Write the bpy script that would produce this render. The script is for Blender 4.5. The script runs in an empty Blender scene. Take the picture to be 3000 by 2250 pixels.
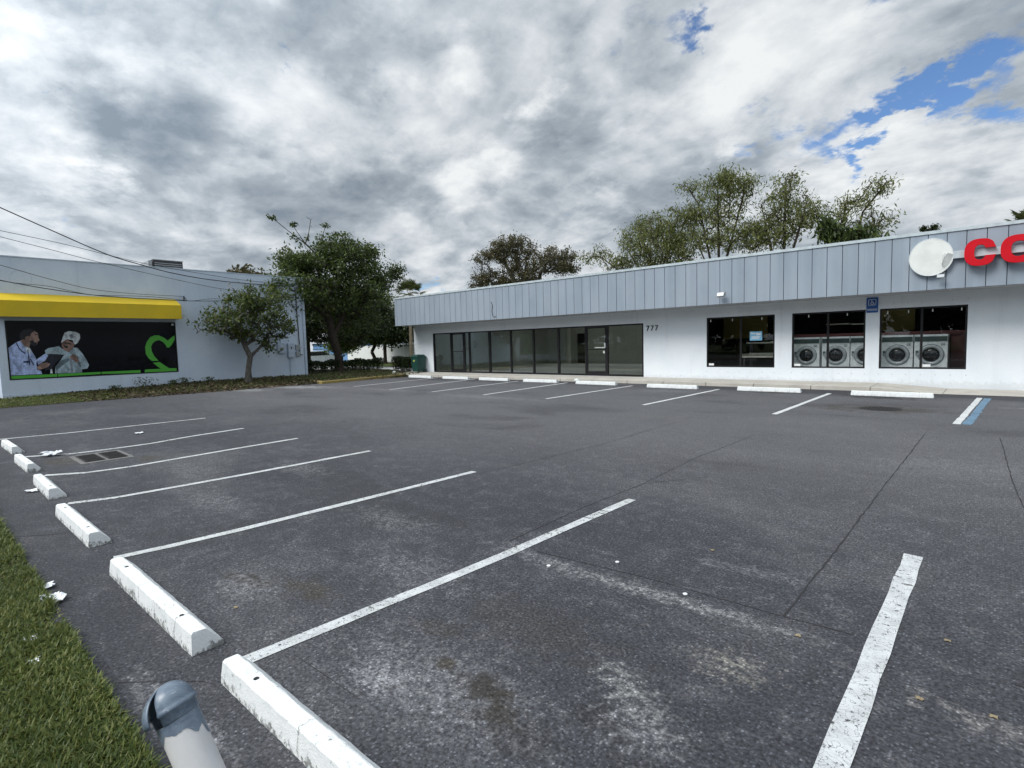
import bpy, math, random
import numpy as np
from mathutils import Vector, Matrix

random.seed(11)
rng = np.random.default_rng(11)
scene = bpy.context.scene
COL = scene.collection
R = math.radians

# ---------------------------------------------------------------- mesh helper
class MB:
    def __init__(self):
        self.v = []; self.f = []
    def add(self, vs, fs):
        o = len(self.v); self.v += [tuple(p) for p in vs]
        self.f += [tuple(i + o for i in q) for q in fs]
        return self
    def box(self, x0, x1, y0, y1, z0, z1):
        vs = [(x0,y0,z0),(x1,y0,z0),(x1,y1,z0),(x0,y1,z0),(x0,y0,z1),(x1,y0,z1),(x1,y1,z1),(x0,y1,z1)]
        return self.add(vs, [(3,2,1,0),(4,5,6,7),(0,1,5,4),(1,2,6,5),(2,3,7,6),(3,0,4,7)])
    def prism(self, pts, off):
        """polygon pts (3d) extruded by vector off"""
        n = len(pts); off = Vector(off); a = [Vector(p) for p in pts]; b = [p + off for p in a]
        fs = [tuple(range(n - 1, -1, -1)), tuple(range(n, 2 * n))]
        fs += [(i, (i + 1) % n, n + (i + 1) % n, n + i) for i in range(n)]
        return self.add(a + b, fs)
    def tube(self, pts, rad, n=8, cap=True):
        pts = [Vector(p) for p in pts]
        if not isinstance(rad, (list, tuple)): rad = [rad] * len(pts)
        vs = []; fs = []; u = None
        for i, p in enumerate(pts):
            d = (pts[min(i + 1, len(pts) - 1)] - pts[max(i - 1, 0)]).normalized()
            if u is None:
                u = d.cross(Vector((0, 0, 1)))
                if u.length < 1e-3: u = d.cross(Vector((1, 0, 0)))
            u = (u - d * u.dot(d)).normalized(); w = d.cross(u)
            for k in range(n):
                a = 2 * math.pi * k / n
                vs.append(p + (u * math.cos(a) + w * math.sin(a)) * rad[i])
        for i in range(len(pts) - 1):
            for k in range(n):
                fs.append((i*n+k, i*n+(k+1)%n, (i+1)*n+(k+1)%n, (i+1)*n+k))
        if cap:
            fs.append(tuple(range(n - 1, -1, -1))); m = (len(pts) - 1) * n
            fs.append(tuple(range(m, m + n)))
        return self.add(vs, fs)
    def lathe(self, prof, M=Matrix(), n=32, a0=0, a1=2*math.pi):
        """profile of (radius, height) round local z"""
        full = abs(a1 - a0 - 2*math.pi) < 1e-6; m = n if full else n + 1
        vs = []; fs = []
        for (r, h) in prof:
            for k in range(m):
                a = a0 + (a1 - a0) * k / n
                vs.append(M @ Vector((r*math.cos(a), r*math.sin(a), h)))
        for i in range(len(prof) - 1):
            for k in range(n):
                k2 = (k + 1) % m
                fs.append((i*m+k, i*m+k2, (i+1)*m+k2, (i+1)*m+k))
        return self.add(vs, fs)
    def build(self, name, mat, parent=None, bevel=0, smooth=False):
        me = bpy.data.meshes.new(name)
        me.from_pydata(self.v, [], self.f); me.update()
        return link_mesh(name, me, mat, parent, bevel, smooth)

def link_mesh(name, me, mat, parent=None, bevel=0, smooth=False):
    o = bpy.data.objects.new(name, me); COL.objects.link(o)
    if mat: me.materials.append(mat)
    if smooth:
        me.polygons.foreach_set('use_smooth', [True] * len(me.polygons))
    if bevel:
        b = o.modifiers.new('bevel', 'BEVEL'); b.width = bevel; b.segments = 2; b.limit_method = 'ANGLE'
    if parent is not None: attach(o, parent)
    return o

ORIG = {}
def root_of(o):
    return ORIG.get(o.name, Vector((0, 0, 0)))
def attach(o, parent):
    """mesh coordinates are world coordinates: cancel the parent's own offset"""
    o.parent = parent
    o.matrix_parent_inverse = Matrix.Translation(-root_of(parent))
    ORIG[o.name] = Vector((0, 0, 0)) if parent.parent is None and parent.type == 'EMPTY' else Vector((0, 0, 0))

def tag(o, label, cat, group=None):
    o['label'] = label; o['category'] = cat
    if group: o['group'] = group
    return o
def thing(name, label, cat, loc=(0, 0, 0), group=None):
    o = bpy.data.objects.new(name, None); COL.objects.link(o)
    o.location = loc; o.empty_display_size = .2
    ORIG[o.name] = Vector(loc)
    return tag(o, label, cat, group)
def struct(o):
    o['kind'] = 'structure'; return o
def stuff(o, label=None, cat=None):
    o['kind'] = 'stuff'
    if label: tag(o, label, cat)
    return o
def copy_tree(o, parent=None):
    c = o.copy(); COL.objects.link(c)
    if parent is not None: c.parent = parent
    for ch in list(o.children): copy_tree(ch, c)
    return c

def mesh_np(name, verts, nper, mat, parent=None):
    """verts (n*nper,3): every nper vertices make one face"""
    verts = np.asarray(verts, dtype=np.float32); n = len(verts) // nper
    me = bpy.data.meshes.new(name)
    me.vertices.add(len(verts)); me.vertices.foreach_set('co', verts.ravel())
    me.loops.add(len(verts)); me.loops.foreach_set('vertex_index', np.arange(len(verts), dtype=np.int32))
    me.polygons.add(n)
    me.polygons.foreach_set('loop_start', np.arange(0, len(verts), nper, dtype=np.int32))
    me.polygons.foreach_set('loop_total', np.full(n, nper, dtype=np.int32))
    me.update(calc_edges=True); me.validate()
    return link_mesh(name, me, mat, parent)

# ---------------------------------------------------------------- node helper
def nd(t, typ, ins=None, **props):
    n = t.nodes.new(typ)
    for k, v in props.items(): setattr(n, k, v)
    for k, v in (ins or {}).items():
        s = n.inputs[k]
        if isinstance(v, bpy.types.NodeSocket): t.links.new(v, s)
        else: s.default_value = v
    return n
def c4(c): return (c[0], c[1], c[2], 1.0)
def ma(t, op, a, b=0.0, c=None, clamp=False):
    ins = {0: a, 1: b}
    if c is not None: ins[2] = c
    return nd(t, 'ShaderNodeMath', ins, operation=op, use_clamp=clamp).outputs[0]
def mr(t, v, a, b, c=0.0, d=1.0, smooth=True):
    return nd(t, 'ShaderNodeMapRange', {0: v, 1: a, 2: b, 3: c, 4: d}, interpolation_type='SMOOTHSTEP' if smooth else 'LINEAR').outputs[0]
def mix(t, f, a, b, blend='MIX'):
    n = nd(t, 'ShaderNodeMix', None, data_type='RGBA', blend_type=blend)
    for i, v in ((0, f), (6, a), (7, b)):
        if isinstance(v, bpy.types.NodeSocket): t.links.new(v, n.inputs[i])
        else: n.inputs[i].default_value = v if i == 0 else c4(v)
    return n.outputs[2]
def noise(t, vec, scale, detail=3, rough=.55, dist=0.0):
    return nd(t, 'ShaderNodeTexNoise', {'Vector': vec, 'Scale': scale, 'Detail': detail, 'Roughness': rough, 'Distortion': dist}).outputs[0]
def mapv(t, vec, loc=(0,0,0), rot=(0,0,0), scale=(1,1,1)):
    return nd(t, 'ShaderNodeMapping', {'Vector': vec, 'Location': loc, 'Rotation': rot, 'Scale': scale}).outputs[0]
def ramp(t, f, stops):
    n = nd(t, 'ShaderNodeValToRGB', {0: f}); e = n.color_ramp.elements
    while len(e) < len(stops): e.new(.5)
    for i, (p, c) in enumerate(stops): e[i].position = p; e[i].color = c4(c)
    return n.outputs[0]
def newmat(name):
    m = bpy.data.materials.new(name); m.use_nodes = True; t = m.node_tree; t.nodes.clear()
    return m, t
def coords(t): return nd(t, 'ShaderNodeTexCoord').outputs['Object']
def wpos(t): return nd(t, 'ShaderNodeNewGeometry').outputs['Position']
def finish(t, col, rough=.6, bump=None, bstr=.3, bdist=.01, metal=0.0, spec=.5, **kw):
    p = nd(t, 'ShaderNodeBsdfPrincipled', {'Roughness': rough, 'Metallic': metal, 'Specular IOR Level': spec})
    if isinstance(col, bpy.types.NodeSocket): t.links.new(col, p.inputs['Base Color'])
    else: p.inputs['Base Color'].default_value = c4(col)
    if bump is not None:
        b = nd(t, 'ShaderNodeBump', {'Strength': bstr, 'Distance': bdist, 'Height': bump})
        t.links.new(b.outputs[0], p.inputs['Normal'])
    o = nd(t, 'ShaderNodeOutputMaterial')
    t.links.new(p.outputs[0], o.inputs[0])
    return p
def simple(name, col, rough=.5, metal=0.0, var=.12, vscale=6.0, bump=0.0, bscale=80.0, spec=.5):
    """a plain material with a little unevenness"""
    m, t = newmat(name); v = wpos(t)
    n = noise(t, v, vscale, 4)
    c = mix(t, mr(t, n, .3, .7), tuple(x * (1 - var) for x in col), tuple(min(1, x * (1 + var)) for x in col))
    rr = mr(t, n, .3, .7, max(0, rough - .06), min(1, rough + .06))
    finish(t, c, rr, noise(t, v, bscale, 3) if bump else None, bump, .004, metal, spec)
    return m

# ---------------------------------------------------------------- materials
M = {}
def mat_asphalt():
    m, t = newmat('asphalt'); v = wpos(t)
    peb = nd(t, 'ShaderNodeTexVoronoi', {'Vector': v, 'Scale': 70.0}); big = noise(t, v, .35, 4, .6); mid = noise(t, v, 2.2, 5, .62, .4); fine = noise(t, v, 55, 3, .7); grit = noise(t, v, 150, 2, .7)
    streak = noise(t, mapv(t, v, scale=(.35, 2.2, 1)), 1.3, 5, .65, .5)
    col = mix(t, mr(t, big, .3, .7), (.044, .046, .054), (.062, .064, .072))
    col = mix(t, ma(t, 'MULTIPLY', mr(t, mid, .52, .74), .55), col, (.10, .102, .112))
    col = mix(t, ma(t, 'MULTIPLY', mr(t, streak, .55, .75), .45), col, (.112, .114, .122))
    col = mix(t, ma(t, 'MULTIPLY', mr(t, noise(t, v, 1.1, 4, .6, .8), .58, .75), .55), col, (.03, .031, .035))
    ymask = nd(t, 'ShaderNodeSeparateXYZ', {0: v}).outputs[1]
    blot = noise(t, v, 5.5, 6, .68, .6); spk = noise(t, v, 19, 4, .7)
    col = mix(t, mr(t, blot, .36, .64, .38, 0), col, (.034, .035, .039)); col = mix(t, mr(t, ma(t, 'ADD', ma(t, 'MULTIPLY', blot, .6), ma(t, 'MULTIPLY', spk, .5)), .56, .68, 0, .5), col, (.125, .124, .127))
    # the far aisle is painted paler for the sky's sheen at a low angle; the strip beside the grass is darker
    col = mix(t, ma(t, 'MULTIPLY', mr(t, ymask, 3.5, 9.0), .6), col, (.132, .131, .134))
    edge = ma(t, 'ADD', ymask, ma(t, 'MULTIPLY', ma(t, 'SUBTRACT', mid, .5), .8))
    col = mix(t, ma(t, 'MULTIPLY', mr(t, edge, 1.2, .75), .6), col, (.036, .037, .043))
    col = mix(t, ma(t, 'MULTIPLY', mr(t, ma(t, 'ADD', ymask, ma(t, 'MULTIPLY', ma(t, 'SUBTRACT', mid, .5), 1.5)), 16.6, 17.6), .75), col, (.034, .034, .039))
    pale, dark, brown = (.23, .23, .235), (.022, .022, .024), (.055, .048, .038)
    broad = noise(t, mapv(t, v, loc=(7, 3, 0), scale=(.5, 1.0, 1)), .55, 5, .62, .6)
    col = mix(t, mr(t, broad, .50, .72, 0, .45), col, (.135, .134, .136)); col = mix(t, mr(t, broad, .48, .30, 0, .5), col, (.036, .036, .04))
    stains = [(-2.0,2.35,.7,.32,0,.45,(.05,.046,.038),7), (-2.4,2.0,.3,.12,20,.6,(.05,.046,.038),9), (-4.0,1.55,.35,.12,10,.9,(.035,.03,.024),9), (-1.45,1.62,.25,.18,0,.6,(.025,.025,.027),9), (-.9,1.75,.5,.25,0,.5,(.03,.03,.034),7), (-6.2,15.6,.8,.4,0,.5,(.045,.042,.036),4),
          # x, y, rx, ry, rot, strength, colour, noise scale
        (-2.27,1.49,.24,.17,0,1.0,(.36,.36,.37),22), (-2.15,1.62,.75,.42,0,.65,pale,14), (-1.75,1.65,.6,.35,0,.55,pale,20),
        (-2.1,1.78,.10,.07,0,1.0,brown,9), (-1.79,1.75,.26,.13,0,1.0,(.035,.031,.026),9), (-1.62,1.66,.2,.14,0,.9,(.035,.031,.026),9), (-1.26,1.92,.2,.15,0,.8,dark,6),
        (-1.24,2.16,.42,.15,-32,.95,(.26,.26,.25),18), (-.97,2.68,.28,.2,0,.9,(.24,.23,.20),18), (-1.1,1.95,.3,.2,0,.8,pale,20),
        (-1.6,3.15,1.25,.11,2,.95,(.27,.27,.265),10), (-2.6,3.15,.9,.16,-4,.6,pale,9), (.35,2.9,.8,.12,-6,.9,(.26,.25,.235),10), (-1.3,3.9,.6,.12,4,.5,pale,9),
        (-3.2,2.4,.9,.35,0,.5,pale,10), (-3.9,1.5,.5,.25,0,.7,pale,14), (-3.5,1.75,.35,.16,0,.8,brown,9), (-4.3,3.0,.8,.3,0,.5,pale,9),
        (-4.0,1.05,.5,.12,0,.5,pale,12), (-3.0,.72,.4,.05,0,.9,pale,9), (-2.9,.66,.5,.06,0,.6,pale,10), (-6.4,2.2,1.0,.35,0,.55,pale,8), (-8.4,2.6,1.1,.4,0,.5,pale,8),
        (-10.9,1.6,.75,.35,0,.85,brown,6), (-10.9,2.0,1.0,.55,0,.6,pale,9), (-9.9,2.5,.5,.25,0,.8,brown,7), (-7.2,3.6,.9,.35,0,.6,pale,8),
        (-2.0,14.3,1.7,1.0,0,.85,brown,3), (-2.3,16.9,1.1,.7,0,1.0,(.025,.023,.021),3), (-5.0,17.2,.9,.5,0,.9,(.026,.024,.021),4), (-4.6,15.2,1.2,.8,0,.5,(.11,.105,.085),4),
        (-8.2,16.2,1.3,.6,0,.6,pale,5), (-13.5,17.3,2.2,.5,0,.85,(.19,.19,.19),5), (-15.2,17.6,1.2,.35,0,.7,pale,5), (-22.6,11.5,2.6,1.0,18,1.0,(.42,.42,.41),2.5), (-23.3,9.6,1.6,.8,0,1.0,(.36,.355,.34),2.5),
        (.9,15.6,1.2,.25,0,.95,(.3,.29,.27),5), (-17.5,12.4,3.5,.5,0,.5,pale,4), (-12.0,12.1,3.5,.5,0,.55,pale,4), (-5.5,10.7,2.5,.8,0,.4,(.13,.125,.11),4), (-.4,8.5,1.4,1.0,0,.4,pale,5),
        (-1.55,.62,.9,.10,-2,.9,(.2,.19,.16),12), (-1.5,.7,.9,.2,0,.6,(.1,.09,.07),10), (-2.45,.75,.3,.12,0,.8,(.22,.22,.23),25), (-2.3,1.1,.4,.2,0,.4,pale,30)]
    for (x, y, rx, ry, rot, s, c, ns) in stains:
        q = mapv(t, mapv(t, v, loc=(-x, -y, 0)), rot=(0, 0, R(-rot)))
        q = mapv(t, q, scale=(1/rx, 1/ry, 0))
        ln = nd(t, 'ShaderNodeVectorMath', {0: q}, operation='LENGTH').outputs['Value']
        nn = noise(t, v, ns, 4, .65, .3)
        a = ma(t, 'ADD', ma(t, 'SUBTRACT', 1.0, ln), ma(t, 'MULTIPLY', ma(t, 'SUBTRACT', nn, .5), 2.4))
        col = mix(t, ma(t, 'MULTIPLY', ma(t, 'MULTIPLY', mr(t, a, .0, .95), mr(t, spk, .40, .60, .12, 1.0)), s * .85) if c[0] > .1 else ma(t, 'MULTIPLY', mr(t, a, .05, .8), s * .9), col, c)
    f = ma(t, 'ADD', mr(t, fine, .3, .72, .35, 1.45), ma(t, 'MULTIPLY', mr(t, nd(t, 'ShaderNodeSeparateColor', {0: peb.outputs[1]}).outputs[0], .62, 1.0, 0, 1.5), mr(t, peb.outputs[0], .55, .25)))
    col = mix(t, 1.0, col, nd(t, 'ShaderNodeCombineColor', {0: f, 1: f, 2: f}).outputs[0], 'MULTIPLY')
    col = mix(t, 1.0, col, (1.0, 1.01, 1.04), 'MULTIPLY')
    h = ma(t, 'ADD', ma(t, 'MULTIPLY', fine, 1.0), ma(t, 'MULTIPLY', grit, .5))
    finish(t, col, .82, h, .55, .008, 0, .35)
    return m
def mat_paint(name, col, wear=.5, under=(.06, .06, .064)):
    m, t = newmat(name); v = wpos(t)
    a = noise(t, v, 26, 5, .7, .3); b = noise(t, v, 2.2, 3, .6); g = noise(t, v, 140, 2, .6)
    c = mix(t, mr(t, noise(t, v, 7, 4), .3, .7), tuple(x * .78 for x in col), col)
    thr = ma(t, 'ADD', a, ma(t, 'MULTIPLY', ma(t, 'SUBTRACT', b, .5), .5))
    w = mr(t, thr, .72 - .14 * wear, .80 - .12 * wear)
    c = mix(t, w, c, under)
    c = mix(t, ma(t, 'MULTIPLY', mr(t, g, .6, .75), .35 * wear), c, under)
    vor = nd(t, 'ShaderNodeTexVoronoi', {'Vector': mapv(t, nd(t, 'ShaderNodeVectorMath', {0: v, 1: nd(t, 'ShaderNodeTexNoise', {'Vector': v, 'Scale': 9.0}).outputs[1]}, operation='ADD').outputs[0], scale=(1, 1.6, 1)), 'Scale': 5.0}, feature='DISTANCE_TO_EDGE').outputs[0]
    c = mix(t, mr(t, vor, .022, .008, 0, .9 * wear), c, under)
    finish(t, c, .7, ma(t, 'ADD', a, g), .35, .004, 0, .3)
    return m
def mat_stop(name, dirt):
    m, t = newmat(name); v = wpos(t)
    z = nd(t, 'ShaderNodeSeparateXYZ', {0: v}).outputs[2]
    a = noise(t, v, 9, 6, .7, .4); b = noise(t, v, 38, 4, .7); g = noise(t, v, 120, 3, .6)
    c = mix(t, mr(t, a, .35, .7), (.82, .85, .85), (.70, .74, .75))
    low = mr(t, z, .08, .0, 0, .13)
    grime = mr(t, ma(t, 'ADD', ma(t, 'ADD', ma(t, 'MULTIPLY', a, .5), ma(t, 'MULTIPLY', b, .55)), low), .63 - .03 * dirt, .73 - .03 * dirt, 0, .85 * dirt)
    c = mix(t, grime, c, (.16, .16, .15))
    c = mix(t, mr(t, g, .68, .76, 0, .6 * dirt), c, (.25, .25, .24))
    lx = nd(t, 'ShaderNodeSeparateXYZ', {0: coords(t)}).outputs[0]
    for k, x in enumerate((-.52, -.13, .22, .61)):      # fine transverse cracks, showing on some stops only
        dx = ma(t, 'ABSOLUTE', ma(t, 'SUBTRACT', ma(t, 'ADD', lx, ma(t, 'MULTIPLY', ma(t, 'SUBTRACT', b, .5), .07)), x))
        pick = mr(t, noise(t, mapv(t, v, loc=(k*3.1, 0, 0)), 1.1, 1), .40, .55)
        c = mix(t, ma(t, 'MULTIPLY', mr(t, dx, .006, .0025), ma(t, 'MULTIPLY', pick, .8 * dirt)), c, (.14, .14, .135))
    finish(t, c, .75, ma(t, 'ADD', ma(t, 'MULTIPLY', b, 1.2), g), .5, .006, 0, .25)
    return m
def mat_stucco(name, c0, c1, grime=.25, nscale=40):
    m, t = newmat(name); v = wpos(t)
    a = noise(t, v, .8, 5, .6, .5); g = noise(t, v, nscale, 4, .7); sp = noise(t, v, 9, 5, .7)
    z = nd(t, 'ShaderNodeSeparateXYZ', {0: v}).outputs[2]
    c = mix(t, mr(t, a, .3, .7), c0, c1)
    c = mix(t, mr(t, g, .35, .65, .14, 0), c, tuple(x * .6 for x in c0))
    c = mix(t, mr(t, sp, .72, .78, 0, grime), c, (.18, .18, .18))
    streak = noise(t, mapv(t, v, scale=(2.2, 2.2, .12)), 1.6, 4, .6)
    c = mix(t, mr(t, streak, .56, .76, 0, grime * .8), c, tuple(x * .55 for x in c0))
    foot = ma(t, 'ADD', z, ma(t, 'MULTIPLY', ma(t, 'SUBTRACT', sp, .5), .5))
    c = mix(t, mr(t, foot, .28, .08, 0, grime * 1.2), c, (.30, .29, .27))
    finish(t, c, .88, ma(t, 'ADD', g, ma(t, 'MULTIPLY', sp, .6)), .55, .012, 0, .2)
    return m
def mat_fascia():
    m, t = newmat('fascia_paint'); v = wpos(t)
    st = noise(t, mapv(t, v, scale=(26, 26, .35)), 1.0, 4, .6)
    st2 = noise(t, mapv(t, v, scale=(60, 60, .8)), 1.0, 3, .6)
    bl = noise(t, mapv(t, v, scale=(.8, .8, .4)), 1.2, 4)
    pan = noise(t, mapv(t, v, scale=(2.4, 0, 0)), 1.0, 1)
    c = mix(t, mr(t, bl, .3, .7), (.235, .285, .34), (.285, .335, .39))
    c = mix(t, mr(t, pan, .35, .65, 0, .35), c, (.34, .40, .465))
    c = mix(t, mr(t, st, .58, .68, 0, .3), c, (.2, .25, .3))
    c = mix(t, mr(t, st2, .6, .75, 0, .25), c, (.46, .52, .58))
    finish(t, c, .62, ma(t, 'ADD', st, st2), .3, .006, 0, .4)
    return m
def mat_glass(name, tint, refl=1.0, base=.05):
    m, t = newmat(name)
    tr = nd(t, 'ShaderNodeBsdfTransparent', {0: c4(tint)}); gl = nd(t, 'ShaderNodeBsdfGlossy', {0: (.9, .92, .92, 1), 'Roughness': .0})
    fr = nd(t, 'ShaderNodeFresnel', {'IOR': 1.5}).outputs[0]
    f = ma(t, 'ADD', ma(t, 'MULTIPLY', fr, refl), base, clamp=True)
    mx = nd(t, 'ShaderNodeMixShader', {0: f, 1: tr.outputs[0], 2: gl.outputs[0]})
    o = nd(t, 'ShaderNodeOutputMaterial'); t.links.new(mx.outputs[0], o.inputs[0])
    return m
def mat_leaf(name, c1, c2, c3, trans=.3, rough=.5):
    m, t = newmat(name); g = nd(t, 'ShaderNodeNewGeometry')
    r = g.outputs['Random Per Island']
    c = ramp(t, r, [(0, c1), (.55, c2), (1, c3)])
    n = noise(t, g.outputs['Position'], .9, 3)
    c = mix(t, mr(t, n, .3, .7, 0, .5), c, c1)
    p = nd(t, 'ShaderNodeBsdfPrincipled', {'Base Color': c, 'Roughness': rough, 'Specular IOR Level': .35})
    tl = nd(t, 'ShaderNodeBsdfTranslucent', {0: mix(t, .4, c, c3)})
    mx = nd(t, 'ShaderNodeMixShader', {0: trans, 1: p.outputs[0], 2: tl.outputs[0]})
    o = nd(t, 'ShaderNodeOutputMaterial'); t.links.new(mx.outputs[0], o.inputs[0])
    return m
def mat_bark(name, c1, c2):
    m, t = newmat(name); v = wpos(t)
    a = noise(t, mapv(t, v, scale=(6, 6, 1.3)), 3, 5, .7, .5)
    finish(t, mix(t, mr(t, a, .3, .7), c1, c2), .9, a, .8, .03, 0, .2)
    return m
def mat_ground(name, c1, c2, c3, s=1.5):
    m, t = newmat(name); v = wpos(t)
    a = noise(t, v, s, 5, .65, .4); b = noise(t, v, 30, 4, .7)
    c = mix(t, mr(t, a, .35, .65), c1, c2)
    c = mix(t, mr(t, b, .5, .75), c, c3)
    finish(t, c, .95, ma(t, 'ADD', a, b), .8, .02, 0, .15)
    return m
def mat_concrete(name, c1, c2, dirt=.4):
    m, t = newmat(name); v = wpos(t)
    a = noise(t, v, 1.4, 5, .65, .4); b = noise(t, v, 18, 5, .7); g = noise(t, v, 90, 3)
    c = mix(t, mr(t, a, .3, .7), c1, c2)
    c = mix(t, mr(t, b, .55, .75, 0, dirt), c, (.16, .15, .13))
    finish(t, c, .85, ma(t, 'ADD', b, g), .4, .006, 0, .25)
    return m

M['tan_leaf'] = simple('tan_leaf', (.26, .21, .13), .8)
M['worn_concrete'] = mat_concrete('worn_concrete', (.15, .148, .145), (.21, .205, .20), .6)
M['asphalt'] = mat_asphalt()
M['line'] = mat_paint('line_paint', (.62, .65, .66), 1.0)
M['line_far'] = mat_paint('line_paint_far', (.66, .68, .68), .35)
M['blue_line'] = mat_paint('blue_line_paint', (.15, .26, .37), .9)
M['crack_hollow'] = simple('crack_and_hollow_shade', (.022, .022, .025), .9)  # near-black for cracks, and for shade painted inside hollows
M['film_shade'] = simple('curled_film', (.5, .53, .52), .5)  # white sign film darkened to paint the curl's shadow
M['stop_old'] = mat_stop('old_white_paint', 1.0)
M['stop_new'] = mat_stop('new_white_paint', .35)
M['stucco'] = mat_stucco('pale_stucco', (.71, .77, .82), (.785, .835, .875), .2)
M['blue_wall'] = mat_stucco('blue_grey_wall', (.57, .665, .79), (.65, .74, .85), .24, 18)
M['fascia'] = mat_fascia()
M['cap'] = simple('cap_metal', (.46, .53, .56), .45)
M['groove'] = simple('groove', (.07, .09, .12), .8)
M['soffit'] = simple('soffit_board', (.34, .35, .37), .8)
M['roof'] = simple('roof_membrane', (.35, .35, .34), .9)
M['black_frame'] = simple('black_aluminium', (.012, .012, .014), .45, spec=.3)
M['glass'] = mat_glass('window_glass', (.90, .92, .905), .6, .0)
M['dark_glass'] = mat_glass('tinted_glass', (.97, .98, .98), .45, .0)
M['mural'] = simple('dark_window_film', (.005, .006, .009), .1, spec=.10)
M['yellow'] = simple('yellow_canvas', (.66, .47, .006), .55, var=.05, vscale=1.5)
M['concrete'] = mat_concrete('sidewalk_concrete', (.42, .40, .36), (.52, .50, .45), .35)
M['kerb_yellow'] = mat_concrete('yellow_kerb_paint', (.36, .27, .08), (.27, .22, .11), .8)
M['metal'] = simple('galvanised', (.33, .36, .38), .5, .3)
M['white_metal'] = simple('white_enamel', (.62, .66, .68), .4)
M['box_grey'] = simple('meter_box_grey', (.46, .55, .66), .5)
M['dark_metal'] = simple('dark_metal', (.03, .03, .035), .5)
M['cable'] = simple('cable_rubber', (.012, .012, .014), .6)
M['iron'] = simple('cast_iron', (.03, .029, .028), .7, .4)
M['white_wall'] = mat_stucco('white_boundary_wall', (.66, .68, .68), (.74, .75, .74), .5)
M['blue_house'] = simple('blue_siding', (.13, .27, .50), .7)
M['roof_grey'] = simple('shingle_grey', (.42, .44, .46), .9)
M['red'] = simple('red_acrylic', (.56, .004, .014), .5, var=.05, spec=.2)
M['sign_white'] = simple('white_acrylic', (.70, .73, .70), .45, var=.06, vscale=3)
M['sign_blue'] = simple('sign_blue', (.012, .09, .33), .4, var=.04)
M['pure_white'] = simple('white_lettering', (.8, .82, .82), .5, var=.03)
M['black_digit'] = simple('black_digit', (.02, .02, .022), .5)
M['washer_white'] = simple('washer_enamel', (.84, .87, .86), .3)
M['washer_ring'] = simple('washer_ring', (.42, .45, .46), .3, .2)
M['washer_panel'] = simple('washer_panel', (.045, .075, .075), .35)
M['black_glass'] = simple('door_glass', (.012, .014, .017), .06)
M['maroon'] = simple('maroon_board', (.07, .016, .018), .6)
M['wall_in'] = simple('interior_white', (.68, .69, .65), .9, var=.05)
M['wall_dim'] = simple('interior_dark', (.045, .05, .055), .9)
M['ochre_in'] = simple('interior_ochre', (.25, .20, .07), .9)
M['floor_in'] = simple('vinyl_floor', (.46, .455, .43), .4)
M['laminate'] = simple('laminate', (.50, .49, .42), .4)
M['bin'] = simple('green_plastic', (.012, .060, .050), .45, var=.2)
M['bark_mid'] = mat_bark('bark_mid', (.05, .046, .042), (.15, .14, .125))
M['bin_logo'] = simple('yellow_emblem', (.33, .36, .07), .6)
M['paper'] = simple('paper', (.75, .78, .82), .8, var=.06)
M['notice'] = simple('blue_notice', (.22, .50, .72), .6)
M['soil'] = mat_ground('soil', (.055, .045, .03), (.04, .05, .022), (.09, .075, .05), 3)
M['lawn'] = mat_ground('lawn', (.045, .075, .018), (.085, .105, .03), (.12, .105, .06), .8)
M['driveway'] = mat_concrete('driveway', (.42, .42, .42), (.5, .5, .49), .2)
M['street'] = simple('street_asphalt', (.055, .055, .058), .85)
M['grass'] = mat_leaf('grass_blade', (.034, .060, .010), (.100, .145, .028), (.28, .29, .10), .3)
M['litter'] = mat_leaf('dry_leaf', (.03, .022, .012), (.075, .056, .032), (.24, .18, .12), .1, .8)
M['leaf_mid'] = mat_leaf('leaf_mid', (0.031, 0.052, 0.013), (0.078, 0.117, 0.026), (0.163, 0.195, 0.042), .3)
M['leaf_big'] = mat_leaf('leaf_big', (0.024, 0.041, 0.013), (0.057, 0.090, 0.021), (0.150, 0.195, 0.045), .28)
M['leaf_dark'] = mat_leaf('leaf_dark', (0.011, 0.020, 0.008), (0.028, 0.048, 0.014), (0.077, 0.105, 0.028), .2)
M['leaf_oak'] = mat_leaf('leaf_oak', (0.042, 0.041, 0.020), (0.087, 0.081, 0.036), (0.168, 0.147, 0.063), .25)
M['leaf_bamboo'] = mat_leaf('leaf_bamboo', (0.064, 0.081, 0.025), (0.140, 0.168, 0.049), (0.266, 0.280, 0.098), .35)
M['leaf_umbrella'] = mat_leaf('leaf_umbrella', (0.016, 0.026, 0.010), (0.046, 0.068, 0.018), (0.111, 0.156, 0.036), .2, .35)
M['leaf_palm'] = mat_leaf('leaf_palm', (.03, .045, .014), (.07, .09, .028), (.13, .14, .05), .25)
M['leaf_light'] = mat_leaf('leaf_light', (0.037, 0.060, 0.015), (0.094, 0.138, 0.030), (0.175, 0.213, 0.044), .35)
M['bark_grey'] = mat_bark('bark_grey', (.10, .095, .085), (.24, .23, .21))
M['bark_dark'] = mat_bark('bark_dark', (.022, .018, .014), (.075, .062, .05))
M['bark_tan'] = mat_bark('bark_tan', (.16, .13, .09), (.30, .25, .18))
M['green'] = simple('green_print', (.075, .40, .035), .5, var=.03)
def mat_print(name, c):
    m, t = newmat(name); v = wpos(t)
    fold = noise(t, mapv(t, v, rot=(R(35), 0, 0), scale=(1, 2.0, 1.3)), 2.6, 4, .55, .9); fine = noise(t, v, 26, 4, .6)
    k = ma(t, 'MULTIPLY', mr(t, fold, .34, .66, .60, 1.2), mr(t, fine, .3, .7, .82, 1.15))
    finish(t, mix(t, 1.0, c, nd(t, 'ShaderNodeCombineColor', {0: k, 1: k, 2: k}).outputs[0], 'MULTIPLY'), .25, spec=.3)
    return m
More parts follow.
